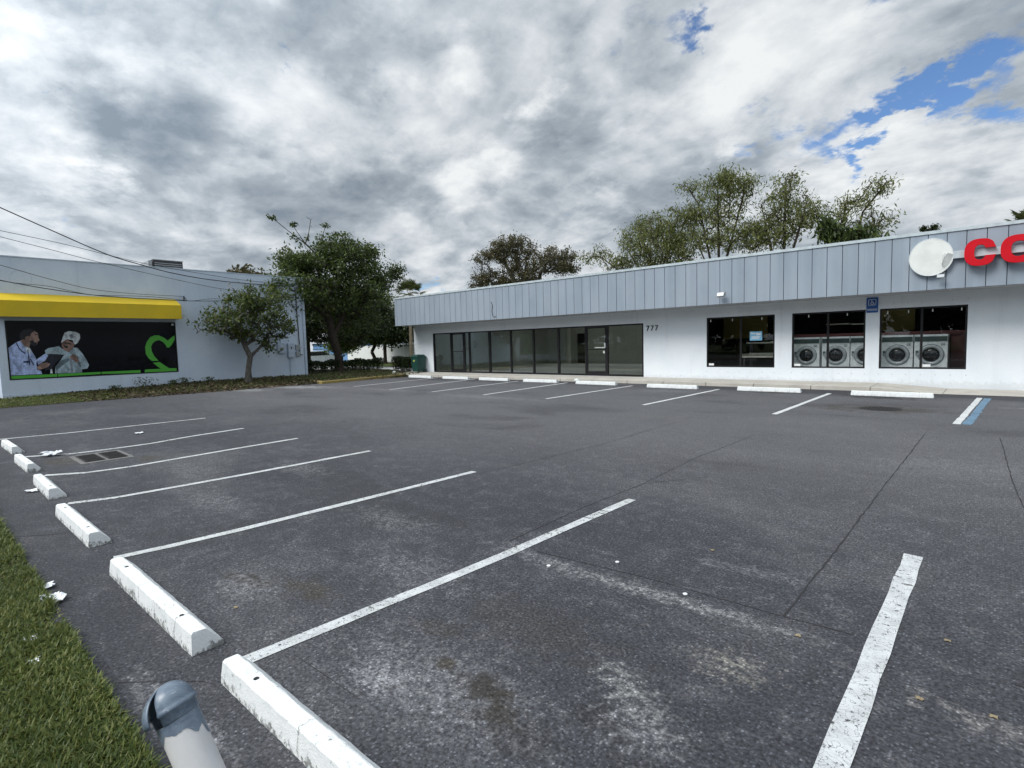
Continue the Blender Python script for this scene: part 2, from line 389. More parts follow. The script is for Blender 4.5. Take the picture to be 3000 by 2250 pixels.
PRINT = {k: mat_print('print_' + k, c) for k, c in dict(
    coat=(.42,.52,.82), shade=(.25,.34,.60), skin=(.34,.22,.18), skin2=(.25,.155,.125), dark=(.012,.012,.02), navy=(.03,.045,.12), board=(.014,.017,.03),
    sweater=(.34,.44,.50), sweater_dark=(.13,.18,.21), white=(.60,.66,.70), grey=(.20,.23,.27), seam=(.01,.02,.02)).items()}
# ---------------------------------------------------------------- ground
def sheet(name, x0, x1, y0, y1, z, mat, parent=None):
    b = MB(); b.add([(x0,y0,z),(x1,y0,z),(x1,y1,z),(x0,y1,z)], [(0,1,2,3)])
    return b.build(name, mat, parent)

struct(sheet('ground', -400, 400, -300, 500, -.06, M['lawn']))
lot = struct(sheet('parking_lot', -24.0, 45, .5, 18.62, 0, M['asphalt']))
struct(sheet('street', -200, 200, -14, -4, -.02, M['street']))

def ribbon(name, pts, width, mat, parent, z=.004, step=.25, jit=.004, wob=0.0):
    """flat painted strip along a polyline with slightly uneven edges"""
    P = [Vector((p[0], p[1], 0)) for p in pts]; q = [P[0]]
    for a, b in zip(P, P[1:]):
        n = max(1, int((b - a).length / step))
        q += [a.lerp(b, k / n) for k in range(1, n + 1)]
    vs = []; fs = []
    for i, p in enumerate(q):
        d = (q[min(i+1, len(q)-1)] - q[max(i-1, 0)]).normalized(); s = Vector((-d.y, d.x, 0))
        p = p + s * random.gauss(0, wob)
        wl = width/2 + random.gauss(0, jit); wr = width/2 + random.gauss(0, jit)
        vs += [p + s*wl + Vector((0,0,z)), p - s*wr + Vector((0,0,z))]
    fs = [(2*i, 2*i+1, 2*i+3, 2*i+2) for i in range(len(q) - 1)]
    b = MB().add(vs, fs)
    return b.build(name, mat, parent)

near_lines = [
    [(-14.93,1.15),(-14.72,2.32),(-14.72,3.64),(-14.67,4.93)],
    [(-11.94,1.2),(-11.55,1.79),(-11.5,2.38),(-11.52,2.93),(-11.75,3.61),(-11.95,4.75)],
    [(-9.8,1.2),(-9.5,1.61),(-9.42,2.11),(-9.5,2.89),(-9.58,3.7),(-9.66,4.79)],
    [(-7.69,1.12),(-7.54,1.53),(-7.5,2.11),(-7.46,2.87),(-7.44,4.88)],
    [(-5.3,1.03),(-5.23,1.43),(-5.18,1.96),(-5.12,3.2),(-5.05,4.86)],
    [(-2.95,1.10),(-2.85,2.8),(-2.80,4.95)],
    [(-.427,.75),(-.43,2.2),(-.427,4.9)]]
for p in near_lines: ribbon('parking_line', p, .095 if p[0][0] < -.6 else .112, M['line'], lot, jit=.0025)
far_lines = [((-20.45,12.75),(-21.48,18.3)),((-17.49,12.47),(-18.72,18.3)),((-15.11,12.58),(-15.69,17.96)),((-12.54,12.59),(-13.07,18.0)),
             ((-9.91,12.56),(-9.92,17.63)),((-6.72,12.5),(-6.71,17.51)),((-3.53,12.29),(-3.55,17.49)),((-.53,12.5),(-.32,17.7))]
for p in far_lines: ribbon('parking_line', p, .11, M['line_far'], lot)
o = ribbon('blue_parking_line', ((-.39,12.5),(-.17,17.65)), .13, M['blue_line'], lot, jit=.008)
o['label'] = 'faded blue painted line beside the white one'
for p, w in [(((-.86,11.18),(-.88,8),(-.89,5.47),(-.9,3.36)),0.0099), (((-2.72,3.24),(-1.77,3.34),(-.9,3.36),(-.55,3.38)),0.0074), (((.05,11.25),(.1,9.78),(.15,8),(.22,6.8),(.3,5)),0.0099),
             (((-3.01,3.27),(-3.05,4.35),(-3.01,5.59),(-3.1,7.21),(-3.04,9.5)),0.0074), (((-4.91,4.77),(-4.71,7.38),(-4.79,11.13)),0.0081), (((-3.01,5.59),(-2.55,6.32)),0.0056),
             (((-6.75,.52),(-6.49,.81),(-6.36,1.0)),0.0074), (((-.86,11.18),(-.06,11.2)),0.0074), (((-13.6,3.2),(-12.6,3.9),(-12.7,5.4)),0.0124), (((-16.0,3.0),(-15.2,4.6),(-15.5,7.5)),0.0124),
             (((-3.35,.52),(-3.1,.75),(-2.92,.9)),0.0037), (((-2.9,.53),(-2.6,.78)),0.0037), (((.1,3.35),(.9,3.3)),0.0074), (((-2.85,1.3),(-2.2,1.32)),0.0031)]:
    ribbon('pavement_crack', p, w, M['crack_hollow'], lot, z=.0025, step=.11, jit=w*.22, wob=w*.3)

# grass verge in front of the camera side
b = MB(); xs = np.arange(-60, 46, .5); top = []; bot = []
vs = []; fs = []
for i, x in enumerate(xs):
    e = .52 + .025 * math.sin(x * 3.1) + .02 * math.sin(x * 7.7 + 1)
    vs += [(x, -4, -.01), (x, e - .12, .018), (x, e, .004)]
for i in range(len(xs) - 1):
    for k in range(2): fs.append((3*i+k, 3*i+3+k, 3*i+4+k, 3*i+1+k))
struct(b.add(vs, fs).build('grass_verge', M['soil']))

def blades(n, x0, x1, y0, y1, ln, wd, zf=lambda x, y: 0*x, edge=None, seed=1):
    g = np.random.default_rng(seed)
    x = g.uniform(x0, x1, n); y = y0 + (y1 - y0) * g.uniform(0, 1, n)
    cl = np.sin(x*5.3 + 1.3*np.sin(y*7)) * np.sin(y*6.1 + 1.7*np.sin(x*4)) + .6*np.sin(x*13+y*9)
    keep = g.uniform(-1.9, 1.0, n) < cl + .4
    x, y = x[keep], y[keep]; n = len(x)
    L = g.uniform(.55, 1.25, n) * ln; W = g.uniform(.7, 1.3, n) * wd
    a = g.uniform(0, 2*np.pi, n); lean = g.uniform(.15, 1.25, n)
    dx, dy = np.cos(a), np.sin(a); px, py = -dy, dx
    z = zf(x, y)
    def pt(t, s):
        bend = lean * t
        r = L * t * np.sin(bend * .9 + .15); h = L * t * np.cos(bend) 
        return np.stack([x + dx*r + px*s*W, y + dy*r + py*s*W, z + np.maximum(h, .004) + .004], 1)
    v = np.stack([pt(0, -.5), pt(0, .5), pt(.55, .5), pt(.55, -.5), pt(.55, -.5), pt(.55, .5), pt(1, .06), pt(1, -.06)], 1)
    return v.reshape(-1, 3)
edge = lambda x: .50 + .025*np.sin(x*3.1) + .02*np.sin(x*7.7+1)
v = np.concatenate([blades(95000, -6.2, -2.0, -.25, .55, .058, .0095, seed=1), blades(38000, -11, -6.2, -.1, .545, .065, .011, seed=2), blades(20000, -2.0, 3.5, -1.2, .53, .055, .008, seed=3), blades(14000, -7, -2.0, -1.2, -.25, .055, .009, seed=4)])
v = v.reshape(-1, 4, 3); keepm = ~((np.sin(v[:,0,0]*2.7+1)*np.sin(v[:,0,1]*6+v[:,0,0]*1.9) > .72) & (rng.uniform(0,1,len(v)) < .8)); v = v[keepm].reshape(-1, 3)
stuff(mesh_np('grass', v, 4, M['grass']), 'short coarse green grass along the asphalt edge by the camera', 'grass')

# planting bed along the left building: rises from the asphalt to the wall
def bedz(x, y):
    t = np.clip((-24.0 - x) / 4.0, 0, 1); base = .06 + .19 * np.clip((y - 2.4) / 7.0, 0, 1)
    k = np.clip((y - 12.6) / .5, 0, 1) * .10
    return np.maximum(t * base, k * np.clip((-23.9 - x) / .2, 0, 1)) + .006
vs = []; fs = []; X = np.linspace(-24.0, -32.5, 30); Y = np.linspace(-1.0, 20.2, 60)
for y in Y:
    for x in X:
        xx = x + (.35 * math.sin(y * .9) * .4 if -24.05 < x else 0)
        if y > 12.7 and x > -24.3: xx = x - (.05 + (y - 12.7) * .05)
        vs.append((xx, y, float(bedz(np.array(x), np.array(y))) + .012 * math.sin(x*9 + y*5) * (x < -24.2)))
n = len(X)
for j in range(len(Y) - 1):
    for i in range(n - 1): fs.append((j*n+i+1, j*n+i, (j+1)*n+i, (j+1)*n+i+1))
struct(MB().add(vs, fs).build('planting_bed', M['soil'], smooth=True))
v = np.concatenate([blades(9000, -28, -23.95, .5, 5.6, .07, .022, bedz, seed=5), blades(5000, -28.5, -24.3, 12.8, 19.5, .07, .022, bedz, seed=6), blades(6500, -28, -24.6, 5.0, 12.8, .07, .022, bedz, seed=7)])
stuff(mesh_np('bed_grass', v, 4, M['grass']), 'thin patchy grass at the foot of the blue grey wall', 'grass')
g = np.random.default_rng(21); n = 4300
x = g.uniform(-28, -23.75, n); y = np.concatenate([g.uniform(4.2, 13.2, n - 700), g.uniform(13.2, 19.5, 700)])
z = bedz(x, y) + g.uniform(.005, .05, n); s = g.uniform(.03, .085, n)
A = g.normal(size=(n, 3)); A[:, 2] *= .35; A /= np.linalg.norm(A, axis=1)[:, None]
B = np.cross(A, g.normal(size=(n, 3))); B /= np.linalg.norm(B, axis=1)[:, None]
C = np.stack([x, y, z], 1); A *= s[:, None]; B *= s[:, None] * .55
stuff(mesh_np('leaf_litter', np.stack([C - A, C + B, C + A, C - B], 1).reshape(-1, 3), 4, M['litter']), 'dry brown leaves and mulch along the foot of the left wall', 'leaf litter')

# yellow kerb round the end of the bed
b = MB(); prof = lambda p, q: b.prism([(p[0], p[1], -.02), (p[0], p[1], .13)] , (0, 0, 0))
kp = [Vector((-25.3,13.25,0)), Vector((-23.45,12.95,0)), Vector((-24.05,16.2,0)), Vector((-24.6,18.95,0))]
def kerb_run(mb, pts, w=.16, h=.13):
    vs = []; n = len(pts)
    for i, p in enumerate(pts):
        d1 = (pts[i] - pts[i-1]).normalized() if i else (pts[1] - pts[0]).normalized()
        d2 = (pts[i+1] - pts[i]).normalized() if i < n - 1 else d1
        s1 = Vector((-d1.y, d1.x, 0)); s2 = Vector((-d2.y, d2.x, 0)); s = (s1 + s2).normalized() / max(.5, math.sqrt((1 + s1.dot(s2)) / 2))
        vs += [p + Vector((0,0,-.03)), p + Vector((0,0,h-.02)), p + s*.02 + Vector((0,0,h)), p + s*w + Vector((0,0,h)), p + s*w + Vector((0,0,-.03))]
    fs = [(4,3,2,1,0), tuple((n-1)*5 + k for k in range(5))]
    for i in range(n - 1):
        for k in range(4): fs.append((i*5+k, i*5+k+1, (i+1)*5+k+1, (i+1)*5+k))
    mb.add(vs, fs)
b = MB(); kerb_run(b, kp)
struct(b.build('kerb', M['kerb_yellow'])); 

# sidewalk along the right building, with a ramp at its right end
b = MB(); joints = [-26.6,-24.9,-23.3,-21.8,-20.2,-18.6,-17.1,-15.5,-13.9,-12.3,-10.7,-9.2,-7.6,-6.0,-4.3,-2.75]
for a, c in zip(joints, joints[1:]):
    dz = random.uniform(-.002, .002)
    b.box(a + .006, c - .006, 18.78, 20.295, -.05, .13 + dz)
    b.box(a + .008, c - .008, 18.62, 18.772, -.05, .126 + dz)
b.add([(-2.744,18.62,-.05),(-2.744,18.62,.128),(-2.744,20.295,.13),(-2.744,20.295,-.05),(-1.1,18.45,-.05),(-1.1,18.45,.006),(-1.1,20.295,.012),(-1.1,20.295,-.05)],
      [(0,1,2,3),(7,6,5,4),(1,5,6,2),(0,4,5,1),(3,2,6,7)])
for a, c in ((-1.09, .6), (.61, 2.4), (2.41, 4.2), (4.21, 12)):
    b.box(a, c, 18.5, 20.295, -.05, .010)
struct(b.build('sidewalk', M['concrete'], bevel=.012))

# ground behind the buildings, seen through the gap
struct(sheet('driveway', -50, -26.5, 21.2, 26.0, .05, M['driveway']))
struct(sheet('side_lawn', -75, -26.0, 26.0, 60, .04, M['lawn']))
b = MB(); b.add([(-32.5,19.6,.2),(-26.2,19.6,.12),(-26.2,21.2,.06),(-32.5,21.2,.06)], [(0,1,2,3)]); struct(b.build('back_verge', M['soil']))

# ---------------------------------------------------------------- wheel stops
def make_stop(mat):
    root = thing('wheel_stop', 'x', 'wheel stop')
    L, H = 1.80, .122
    prof = [(-.082, -.01), (-.081, .03), (-.073, H-.010), (-.064, H), (-.002, H), (.007, H-.005), (.086, .022), (.088, -.01)]
    N = 40; vs = []; fs = []
    for i in range(N + 1):
        x = -L/2 + L*i/N; e = min(i, N - i); sh = .018 if e == 0 else 0
        for (y, z) in prof:
            zz = z; xx = x
            if e == 0 and z > .1: xx = x + (.012 if i == 0 else -.012)
            jit = .0011
            vs.append((xx + random.gauss(0, jit), y*(1 - sh) + random.gauss(0, jit), zz + (random.gauss(0, jit) if z > 0 else 0)))
    m = len(prof)
    for i in range(N):
        for k in range(m - 1): fs.append((i*m+k+1, i*m+k, (i+1)*m+k, (i+1)*m+k+1))
    fs += [tuple(range(m)), tuple(N*m + k for k in range(m-1, -1, -1))]
    MB().add(vs, fs).build('concrete_block', mat, root)
    for x in (-.6, .6):
        b = MB(); b.lathe([(.0, .0005), (.014, .0005)], Matrix.Translation((x, -.033, H)), 12); b.lathe([(.011, -.02), (.011, .0035), (0, .0035)], Matrix.Translation((x, -.033, H)), 12)
        b.build('anchor_pin', M['iron'], root)
    return root
old = [  # x centre, y, yaw, label
    (-1.94, 1.035, .6, 1, 'large chipped white wheel stop nearest the bollard'),
    (-4.07, 1.01, .4, .94, 'clean edged white wheel stop just behind the two paper scraps'),
    (-6.48, 1.03, .4, .80, 'white wheel stop with a black stained end face, third from the bollard'),
    (-8.68, 1.10, -.5, .66, 'short looking white wheel stop with dark scuffs on top, fourth from the bollard'),
    (-10.86, 1.155, .6, .68, 'greyish wheel stop left of the drain grate'),
    (-13.08, 1.21, .8, .70, 'farthest wheel stop of the near row, at the left edge of the picture')]
proto = make_stop(M['stop_old'])
for i, (x, y, a, sx, lab) in enumerate(old):
    s = proto if i == 0 else copy_tree(proto)
    s.location = (x, y, .001); s.rotation_euler.z = R(a); s.scale.x = sx; s['label'] = lab; s['group'] = 'wheel stops along the grass edge'
new = [(-22.45, 17.96, .4, 'bright white wheel stop in front of the green bin, farthest of its row'), (-19.72, 17.95, .5, 'white wheel stop in front of the narrow glass door, second from the bin'),
       (-17.08, 17.88, .3, 'white wheel stop below the middle storefront panes, third from the bin'), (-14.35, 17.84, .2, 'white wheel stop with a chipped right half below the storefront, fourth from the bin'),
       (-11.5, 17.68, -.2, 'white wheel stop left of the house number 777, below the right storefront pane'), (-8.25, 17.36, .1, 'white wheel stop below the stretch of blank wall, between the storefront and the laundry windows'),
       (-5.18, 17.44, .6, 'white wheel stop with a dark oil stain, between the first and second laundry windows'), (-2.09, 17.3, -.4, 'long white wheel stop below the right laundry window, nearest the blue line')]
protoN = make_stop(M['stop_new'])
for i, (x, y, a, lab) in enumerate(new):
    s = protoN if i == 0 else copy_tree(protoN)
    s.location = (x, y, .001); s.rotation_euler.z = R(a); s['label'] = lab; s['group'] = 'wheel stops along the shop sidewalk'

# ---------------------------------------------------------------- bollard
top = Vector((-1.588, .396, .775)); ax = Vector((.49, .165, -.855)).normalized()
foot = top + ax * ((top.z + .1) / -ax.z)
bol = thing('bollard', 'leaning white steel bollard with a cracked blue grey dome cap, beside the grass', 'bollard', (foot.x, foot.y, 0))
zq = (-ax).to_track_quat('Z', 'Y').to_matrix().to_4x4()
def along(d): return Matrix.Translation(top + ax * d) @ zq
Rp = .0485
m, t = newmat('bollard_paint'); v = wpos(t)
a = noise(t, v, 7, 5, .65, .6); b2 = noise(t, v, 40, 4, .7)
c = mix(t, mr(t, a, .3, .7), (.56, .56, .57), (.66, .66, .665)); c = mix(t, mr(t, b2, .71, .74), c, (.07, .08, .09)); c = mix(t, mr(t, noise(t, v, 14, 4, .6, 1), .66, .70, 0, .8), c, (.12, .15, .18))
finish(t, c, .45, b2, .15, .002)
M['bollard'] = m
m, t = newmat('cap_paint'); v = wpos(t)
a = noise(t, v, 16, 5, .7, 1.0); b2 = noise(t, v, 60, 4, .7, 1.5)
c = mix(t, mr(t, a, .3, .7), (.085, .12, .17), (.19, .24, .30)); c = mix(t, mr(t, b2, .64, .70, 0, .8), c, (.40, .45, .50)); c = mix(t, mr(t, noise(t, v, 24, 4, .7, 2), .66, .70, 0, .6), c, (.34, .39, .45))
finish(t, c, .32, ma(t, 'ADD', a, b2), .2, .002)
M['bcap'] = m
b = MB(); L = (foot - top).length
b.lathe([(Rp, -L), (Rp, -.074)], along(0) , 40); pipe = b.build('pipe', M['bollard'], bol, smooth=True)
MB().lathe([(Rp*.99, -.0735), (0, -.0735)], along(0), 24).build('pipe_shade', M['crack_hollow'], bol)  # dark disc added to paint the shaded inside of the pipe
b = MB()   # painted sleeve left on the upper pipe, torn lower edge
vs = []; fs = []; n = 60
for k in range(n):
    an = 2*math.pi*k/n; low = -.112 + .012*math.sin(an*2+.6) + .006*math.sin(an*7) + random.uniform(-.003, .003)
    if 20 < k < 26: low -= .018
    for h in (-.03, low): vs.append(along(0) @ Vector(((Rp+.0012)*math.cos(an), (Rp+.0012)*math.sin(an), h if h < -.05 else -.074)))
for k in range(n): fs.append((2*k, 2*k+1, 2*((k+1) % n)+1, 2*((k+1) % n)))
MB().add(vs, fs).build('paint_sleeve', M['bcap'], bol, smooth=True)
Rc = .0535
dome = [(Rp+.002, -.074), (Rc-.001, -.072), (Rc-.001, -.052), (Rc+.0035, -.049), (Rc+.004, -.042), (Rc+.001, -.038)]
dome += [(Rc*math.cos(x), -.036 + .054*math.sin(x)) for x in np.linspace(.05, 1.56, 12)]
loc_ = zq.to_3x3().inverted() @ Vector((.42, -.50, 0)); gap0 = math.atan2(loc_.y, loc_.x)
b = MB(); b.lathe(dome, along(0), 48, gap0 + R(3), gap0 + R(3) + R(300)); cap = b.build('dome_cap', M['bcap'], bol, smooth=True)
s = cap.modifiers.new('thick', 'SOLIDIFY'); s.thickness = .003; s.offset = -1
flap = [(Rc*1.06*math.cos(x) + .014*(1 - x/1.3), -.044 + .060*math.sin(x)) for x in np.linspace(-.28, 1.35, 12)]
b = MB(); b.lathe(flap, along(0), 8, gap0 - R(62), gap0 - R(12)); fl = b.build('bent_flap', M['bcap'], bol, smooth=True)
s = fl.modifiers.new('thick', 'SOLIDIFY'); s.thickness = .0035

# ---------------------------------------------------------------- drain, manhole, litter
dr = thing('drain_grate', 'rusty double storm drain grate set in a worn concrete frame', 'drain grate', (-10.77, 2.03, 0))
b = MB(); b.box(-11.24,-10.28,1.70,2.38,-.05,.006); b.build('frame', M['worn_concrete'], dr)
for (y0, y1) in ((1.775, 2.01), (2.075, 2.31)):
    x0, x1 = -11.12, -10.40
    b = MB(); b.box(x0, x1, y0, y1, .0065, .0085); b.build('pit_shade', M['crack_hollow'], dr)  # dark sheet painting the shade below the bars
    b = MB()
    for k in range(15): x = x0 + (x1-x0)*k/14; b.box(x - .011, x + .011, y0, y1, .009, .014)
    for y in (y0, y1): b.box(x0, x1, y - .012, y + .012, .0145, .016)
    b.build('grate', M['iron'], dr)
mh = thing('manhole_cover', 'round cast iron manhole cover in the asphalt before the laundry windows', 'manhole cover', (-1.92, 14.32, 0))
b = MB(); b.lathe([(.40, -.02), (.40, .005), (.33, .006)], Matrix.Translation((-1.92, 14.32, 0)), 40); b.build('rim', M['iron'], mh)
b = MB(); b.lathe([(.32, .0), (.32, .007), (0, .008)], Matrix.Translation((-1.92, 14.32, 0)), 40)
for i in range(-4, 5):
    for j in range(-4, 5):
        if i*i + j*j < 17: b.box(-1.92+i*.065-.02, -1.92+i*.065+.02, 14.32+j*.065-.02, 14.32+j*.065+.02, .007, .012)
b.build('lid', M['iron'], mh)

def crumple(x, y, s, label, mat='paper', z=.01, flat=.5, seed=0, group='paper scraps on the ground', cat='paper scrap', name='paper_scrap'):
    g = random.Random(seed); n = 6; vs = []; fs = []
    for j in range(n):
        for i in range(n):
            u, w = i/(n-1) - .5, j/(n-1) - .5
            vs.append((x + s*(u + g.gauss(0, .08)), y + s*(w*.8 + g.gauss(0, .08)), z + s*max(.02, flat*(.35*(1 - 2*abs(u))*(g.random()) + .18*g.random() + .25*abs(w)))))
    for j in range(n - 1):
        for i in range(n - 1): fs.append((j*n+i, j*n+i+1, (j+1)*n+i+1, (j+1)*n+i))
    o = MB().add(vs, fs).build(name, M[mat]); sm = o.modifiers.new('thick', 'SOLIDIFY'); sm.thickness = .0012
    return tag(o, label, cat, group)
crumple(-4.72, .565, .15, 'larger crumpled white paper scrap at the grass edge', seed=3, flat=.6)
crumple(-5.02, .56, .11, 'small folded white paper scrap just beyond the larger one', seed=4)
crumple(-5.2, .30, .10, 'white paper scrap lying in the grass at the left edge', seed=5, z=.03)
crumple(-11.66, 1.53, .26, 'crumpled white bag beside the drain grate, on the end of a parking line', seed=6, flat=.7)
crumple(-13.18, 3.16, .16, 'white paper scrap between two of the far left parking lines', seed=7, flat=.4)
crumple(-8.75, .94, .13, 'white paper scrap beside the fourth wheel stop', seed=8)
crumple(-4.1, .38, .07, 'tiny pale paper scrap in the grass, level with the clean edged wheel stop', seed=9, z=.03)
crumple(-3.78, .36, .06, 'thin pale wrapper shred in the grass, nearest the bollard', seed=10, z=.03)
crumple(-5.42, .5, .05, 'pale paper shred on the grass edge beyond the folded scrap', seed=12, z=.02)
for (x, y, lab) in ((-2.08, 3.45, 'flattened white bottle cap right of the second nearest parking line'), (-1.47, 3.27, 'small white bottle cap on the pale worn strip of asphalt'), (-2.44, 3.08, 'tiny white bottle cap beside the second nearest parking line')):
    b = MB(); b.lathe([(.015, .002), (.015, .006), (.012, .008), (0, .008)], Matrix.Translation((x, y, 0)), 14)
    tag(b.build('bottle_cap', M['paper']), lab, 'bottle cap', 'bottle caps on the asphalt')
for k, (x, y, lab) in enumerate(((-.78, 3.18, 'yellow leaf on the pale worn strip of asphalt'), (-1.62, 4.1, 'yellow leaf in the middle of the bay right of the long line'), (-.16, 3.62, 'tan leaf right of the nearest thick line, halfway along'), (-.22, 2.95, 'pale tan leaf right of the nearest thick line, lower one'), (.03, 3.0, 'tan leaf pair mate farthest right of the nearest thick line'), (-3.62, 1.32, 'tan leaf beside the clean edged wheel stop'))):
    crumple(x, y, .028, lab, 'tan_leaf', .004, .3, 40 + k, 'fallen leaves on the asphalt', 'leaf', 'fallen_leaf')
b = MB(); b.tube([(.22, 4.02, .012), (.36, 4.06, .02), (.52, 4.05, .012)], [.006, .007, .004], 6)
tag(b.build('fallen_twig', M['bark_dark']), 'short dark twig on the asphalt at the right', 'twig')
for (x, y, s, lab) in ((-26.0, 18.9, .22, 'pale stone lying on the bed left of the green bin'), (-25.6, 19.1, .28, 'dark clod of soil beside the green bin'), (-12.85, 18.35, .26, 'broken white concrete chunk between two wheel stops under the storefront')):
    b = MB(); M4 = Matrix.Translation((x, y, .12 if y > 18.5 else .0)); pr = [(s*.5*math.sin(a), s*.3*(1 - math.cos(a))) for a in np.linspace(0.05, 3.1, 7)]
    b.lathe(pr, M4, 9); b.v = [(p[0] + random.gauss(0, .015), p[1] + random.gauss(0, .015), p[2] + random.gauss(0, .008)) for p in b.v]
    tag(b.build('stone', M['bark_dark'] if 'dark' in lab else M['sign_white']), lab, 'stone')
# ---------------------------------------------------------------- buildings
def wall_holes(mb, u0, u1, z0, z1, holes, thick, P):
    """upright wall sheet with rectangular holes and reveals; P(u, depth, z) gives the 3d point"""
    us = sorted({u0, u1} | {h[0] for h in holes} | {h[1] for h in holes}); zs = sorted({z0, z1} | {h[2] for h in holes} | {h[3] for h in holes})
    for a, c in zip(us, us[1:]):
        for e, g in zip(zs, zs[1:]):
            mu, mz = (a+c)/2, (e+g)/2
            if any(h[0] < mu < h[1] and h[2] < mz < h[3] for h in holes): continue
            mb.add([P(a,0,e), P(c,0,e), P(c,0,g), P(a,0,g)], [(0,1,2,3)])
            mb.add([P(a,thick,e), P(c,thick,e), P(c,thick,g), P(a,thick,g)], [(3,2,1,0)])
    for (a, c, e, g) in holes:
        q = [(a,e),(c,e),(c,g),(a,g)]
        for i in range(4):
            (ua, za), (ub, zb) = q[i], q[(i+1) % 4]
            mb.add([P(ua,0,za), P(ub,0,zb), P(ub,thick,zb), P(ua,thick,za)], [(3,2,1,0)])

# ---- right building
shop = thing('shop_building', 'low white stucco shop building with a grey blue panelled fascia, glass storefront and laundry windows', 'building', (-6, 26, 0))
YW = 20.3; X0, X1 = -25.85, 14.0
HS = (-24.15, -10.88, .135, 2.34); HW = [(-8.25,-5.84,.57,2.42), (-5.29,-3.16,.57,2.42), (-2.79,-.69,.57,2.42)]
b = MB(); wall_holes(b, X0, X1, -.1, 3.0, [HS] + HW, .16, lambda u, d, z: (u, YW + d, z))
b.build('front_wall', M['stucco'], shop)
b = MB(); b.box(X0, X0+.16, YW+.162, 33.2, -.1, 3.0); b.box(X1-.16, X1, YW+.162, 33.2, -.1, 3.0); b.box(X0, -16.2, 33.2, 33.36, -.1, 3.0); b.box(-10.2, X1, 33.2, 33.36, -.1, 3.0); b.box(-16.2, -10.2, 33.2, 33.36, -.1, .5); b.box(-16.2, -10.2, 33.2, 33.36, 2.7, 3.0)  # unseen gap left in the rear wall, added to let daylight in
b.build('side_wall', M['stucco'], shop)
def slab(z0, z1):   # roof or ceiling plate; unseen openings added to let daylight into shop and laundry
    b = MB(); b.box(X0+.01, X1, YW+.01, 20.48, z0, z1); b.box(X0+.01, -5.9, 20.482, 22.4, z0, z1); b.box(-.6, X1, 20.482, 22.4, z0, z1); b.box(-5.898, -.602, 21.5, 22.4, z0, z1)
    for (y0, y1) in ((22.402, 24.0), (27.5, 29.0)): b.box(X0+.01, -25.0, y0, y1, z0, z1); b.box(-10.6, X1, y0, y1, z0, z1)
    b.box(X0+.01, X1, 24.002, 27.498, z0, z1); b.box(X0+.01, X1, 29.002, 33.36, z0, z1); return b
slab(3.002, 3.25).build('roof', M['roof'], shop)
for (x0, x1, y0, y1) in ((-25.0,-10.6,22.402,24.0), (-25.0,-10.6,27.5,29.0), (-5.898,-.602,20.48,21.5)): MB().box(x0-.05, x1+.05, y0-.05, y1+.05, 3.252, 3.262).build('added_skylight', M['glass'], shop)  # unseen roof glazing, added to brighten the interiors
YF = 19.0; ZB, ZT = 2.82, 4.33
b = MB(); b.box(X0, X1, YF+.03, YF+.14, ZB+.01, ZT); b.box(X0+.02, X0+.12, YF+.142, 33.2, ZB+.01, ZT); b.build('fascia_backing', M['groove'], shop)
b = MB(); xs = [X0 - .02]; x = X0 + .21
while x < X1: xs.append(x); x += .4085
xs.append(X1)
for a, c in zip(xs, xs[1:]): b.box(a + .009, c - .009, YF, YF + .028, ZB, ZT - .002)
y = YF + .1
while y < 33: b.box(X0 - .02, X0 + .018, y + .009, y + .4, ZB, ZT - .002); y += .4085
fas = b.build('fascia', M['fascia'], shop)
b = MB(); b.box(X0 - .05, X1, YF - .03, YF + .25, ZT, ZT + .085); b.box(X0 - .05, X0 + .2, YF + .252, 33.2, ZT, ZT + .085); b.build('roof_edge_cap', M['cap'], shop)
b = MB(); b.box(X0 + .1, X1, YF + .142, YW - .002, ZB + .0, ZB + .03); b.build('soffit', M['soffit'], shop)
b = MB(); b.tube([(-18.2,18.985,3.67),(-18.12,18.98,3.5),(-18.16,18.98,3.2),(-18.1,18.97,2.98),(-18.0,18.97,2.93),(-17.93,18.98,2.97)], .012, 6); b.build('loose_cable', M['cable'], shop)

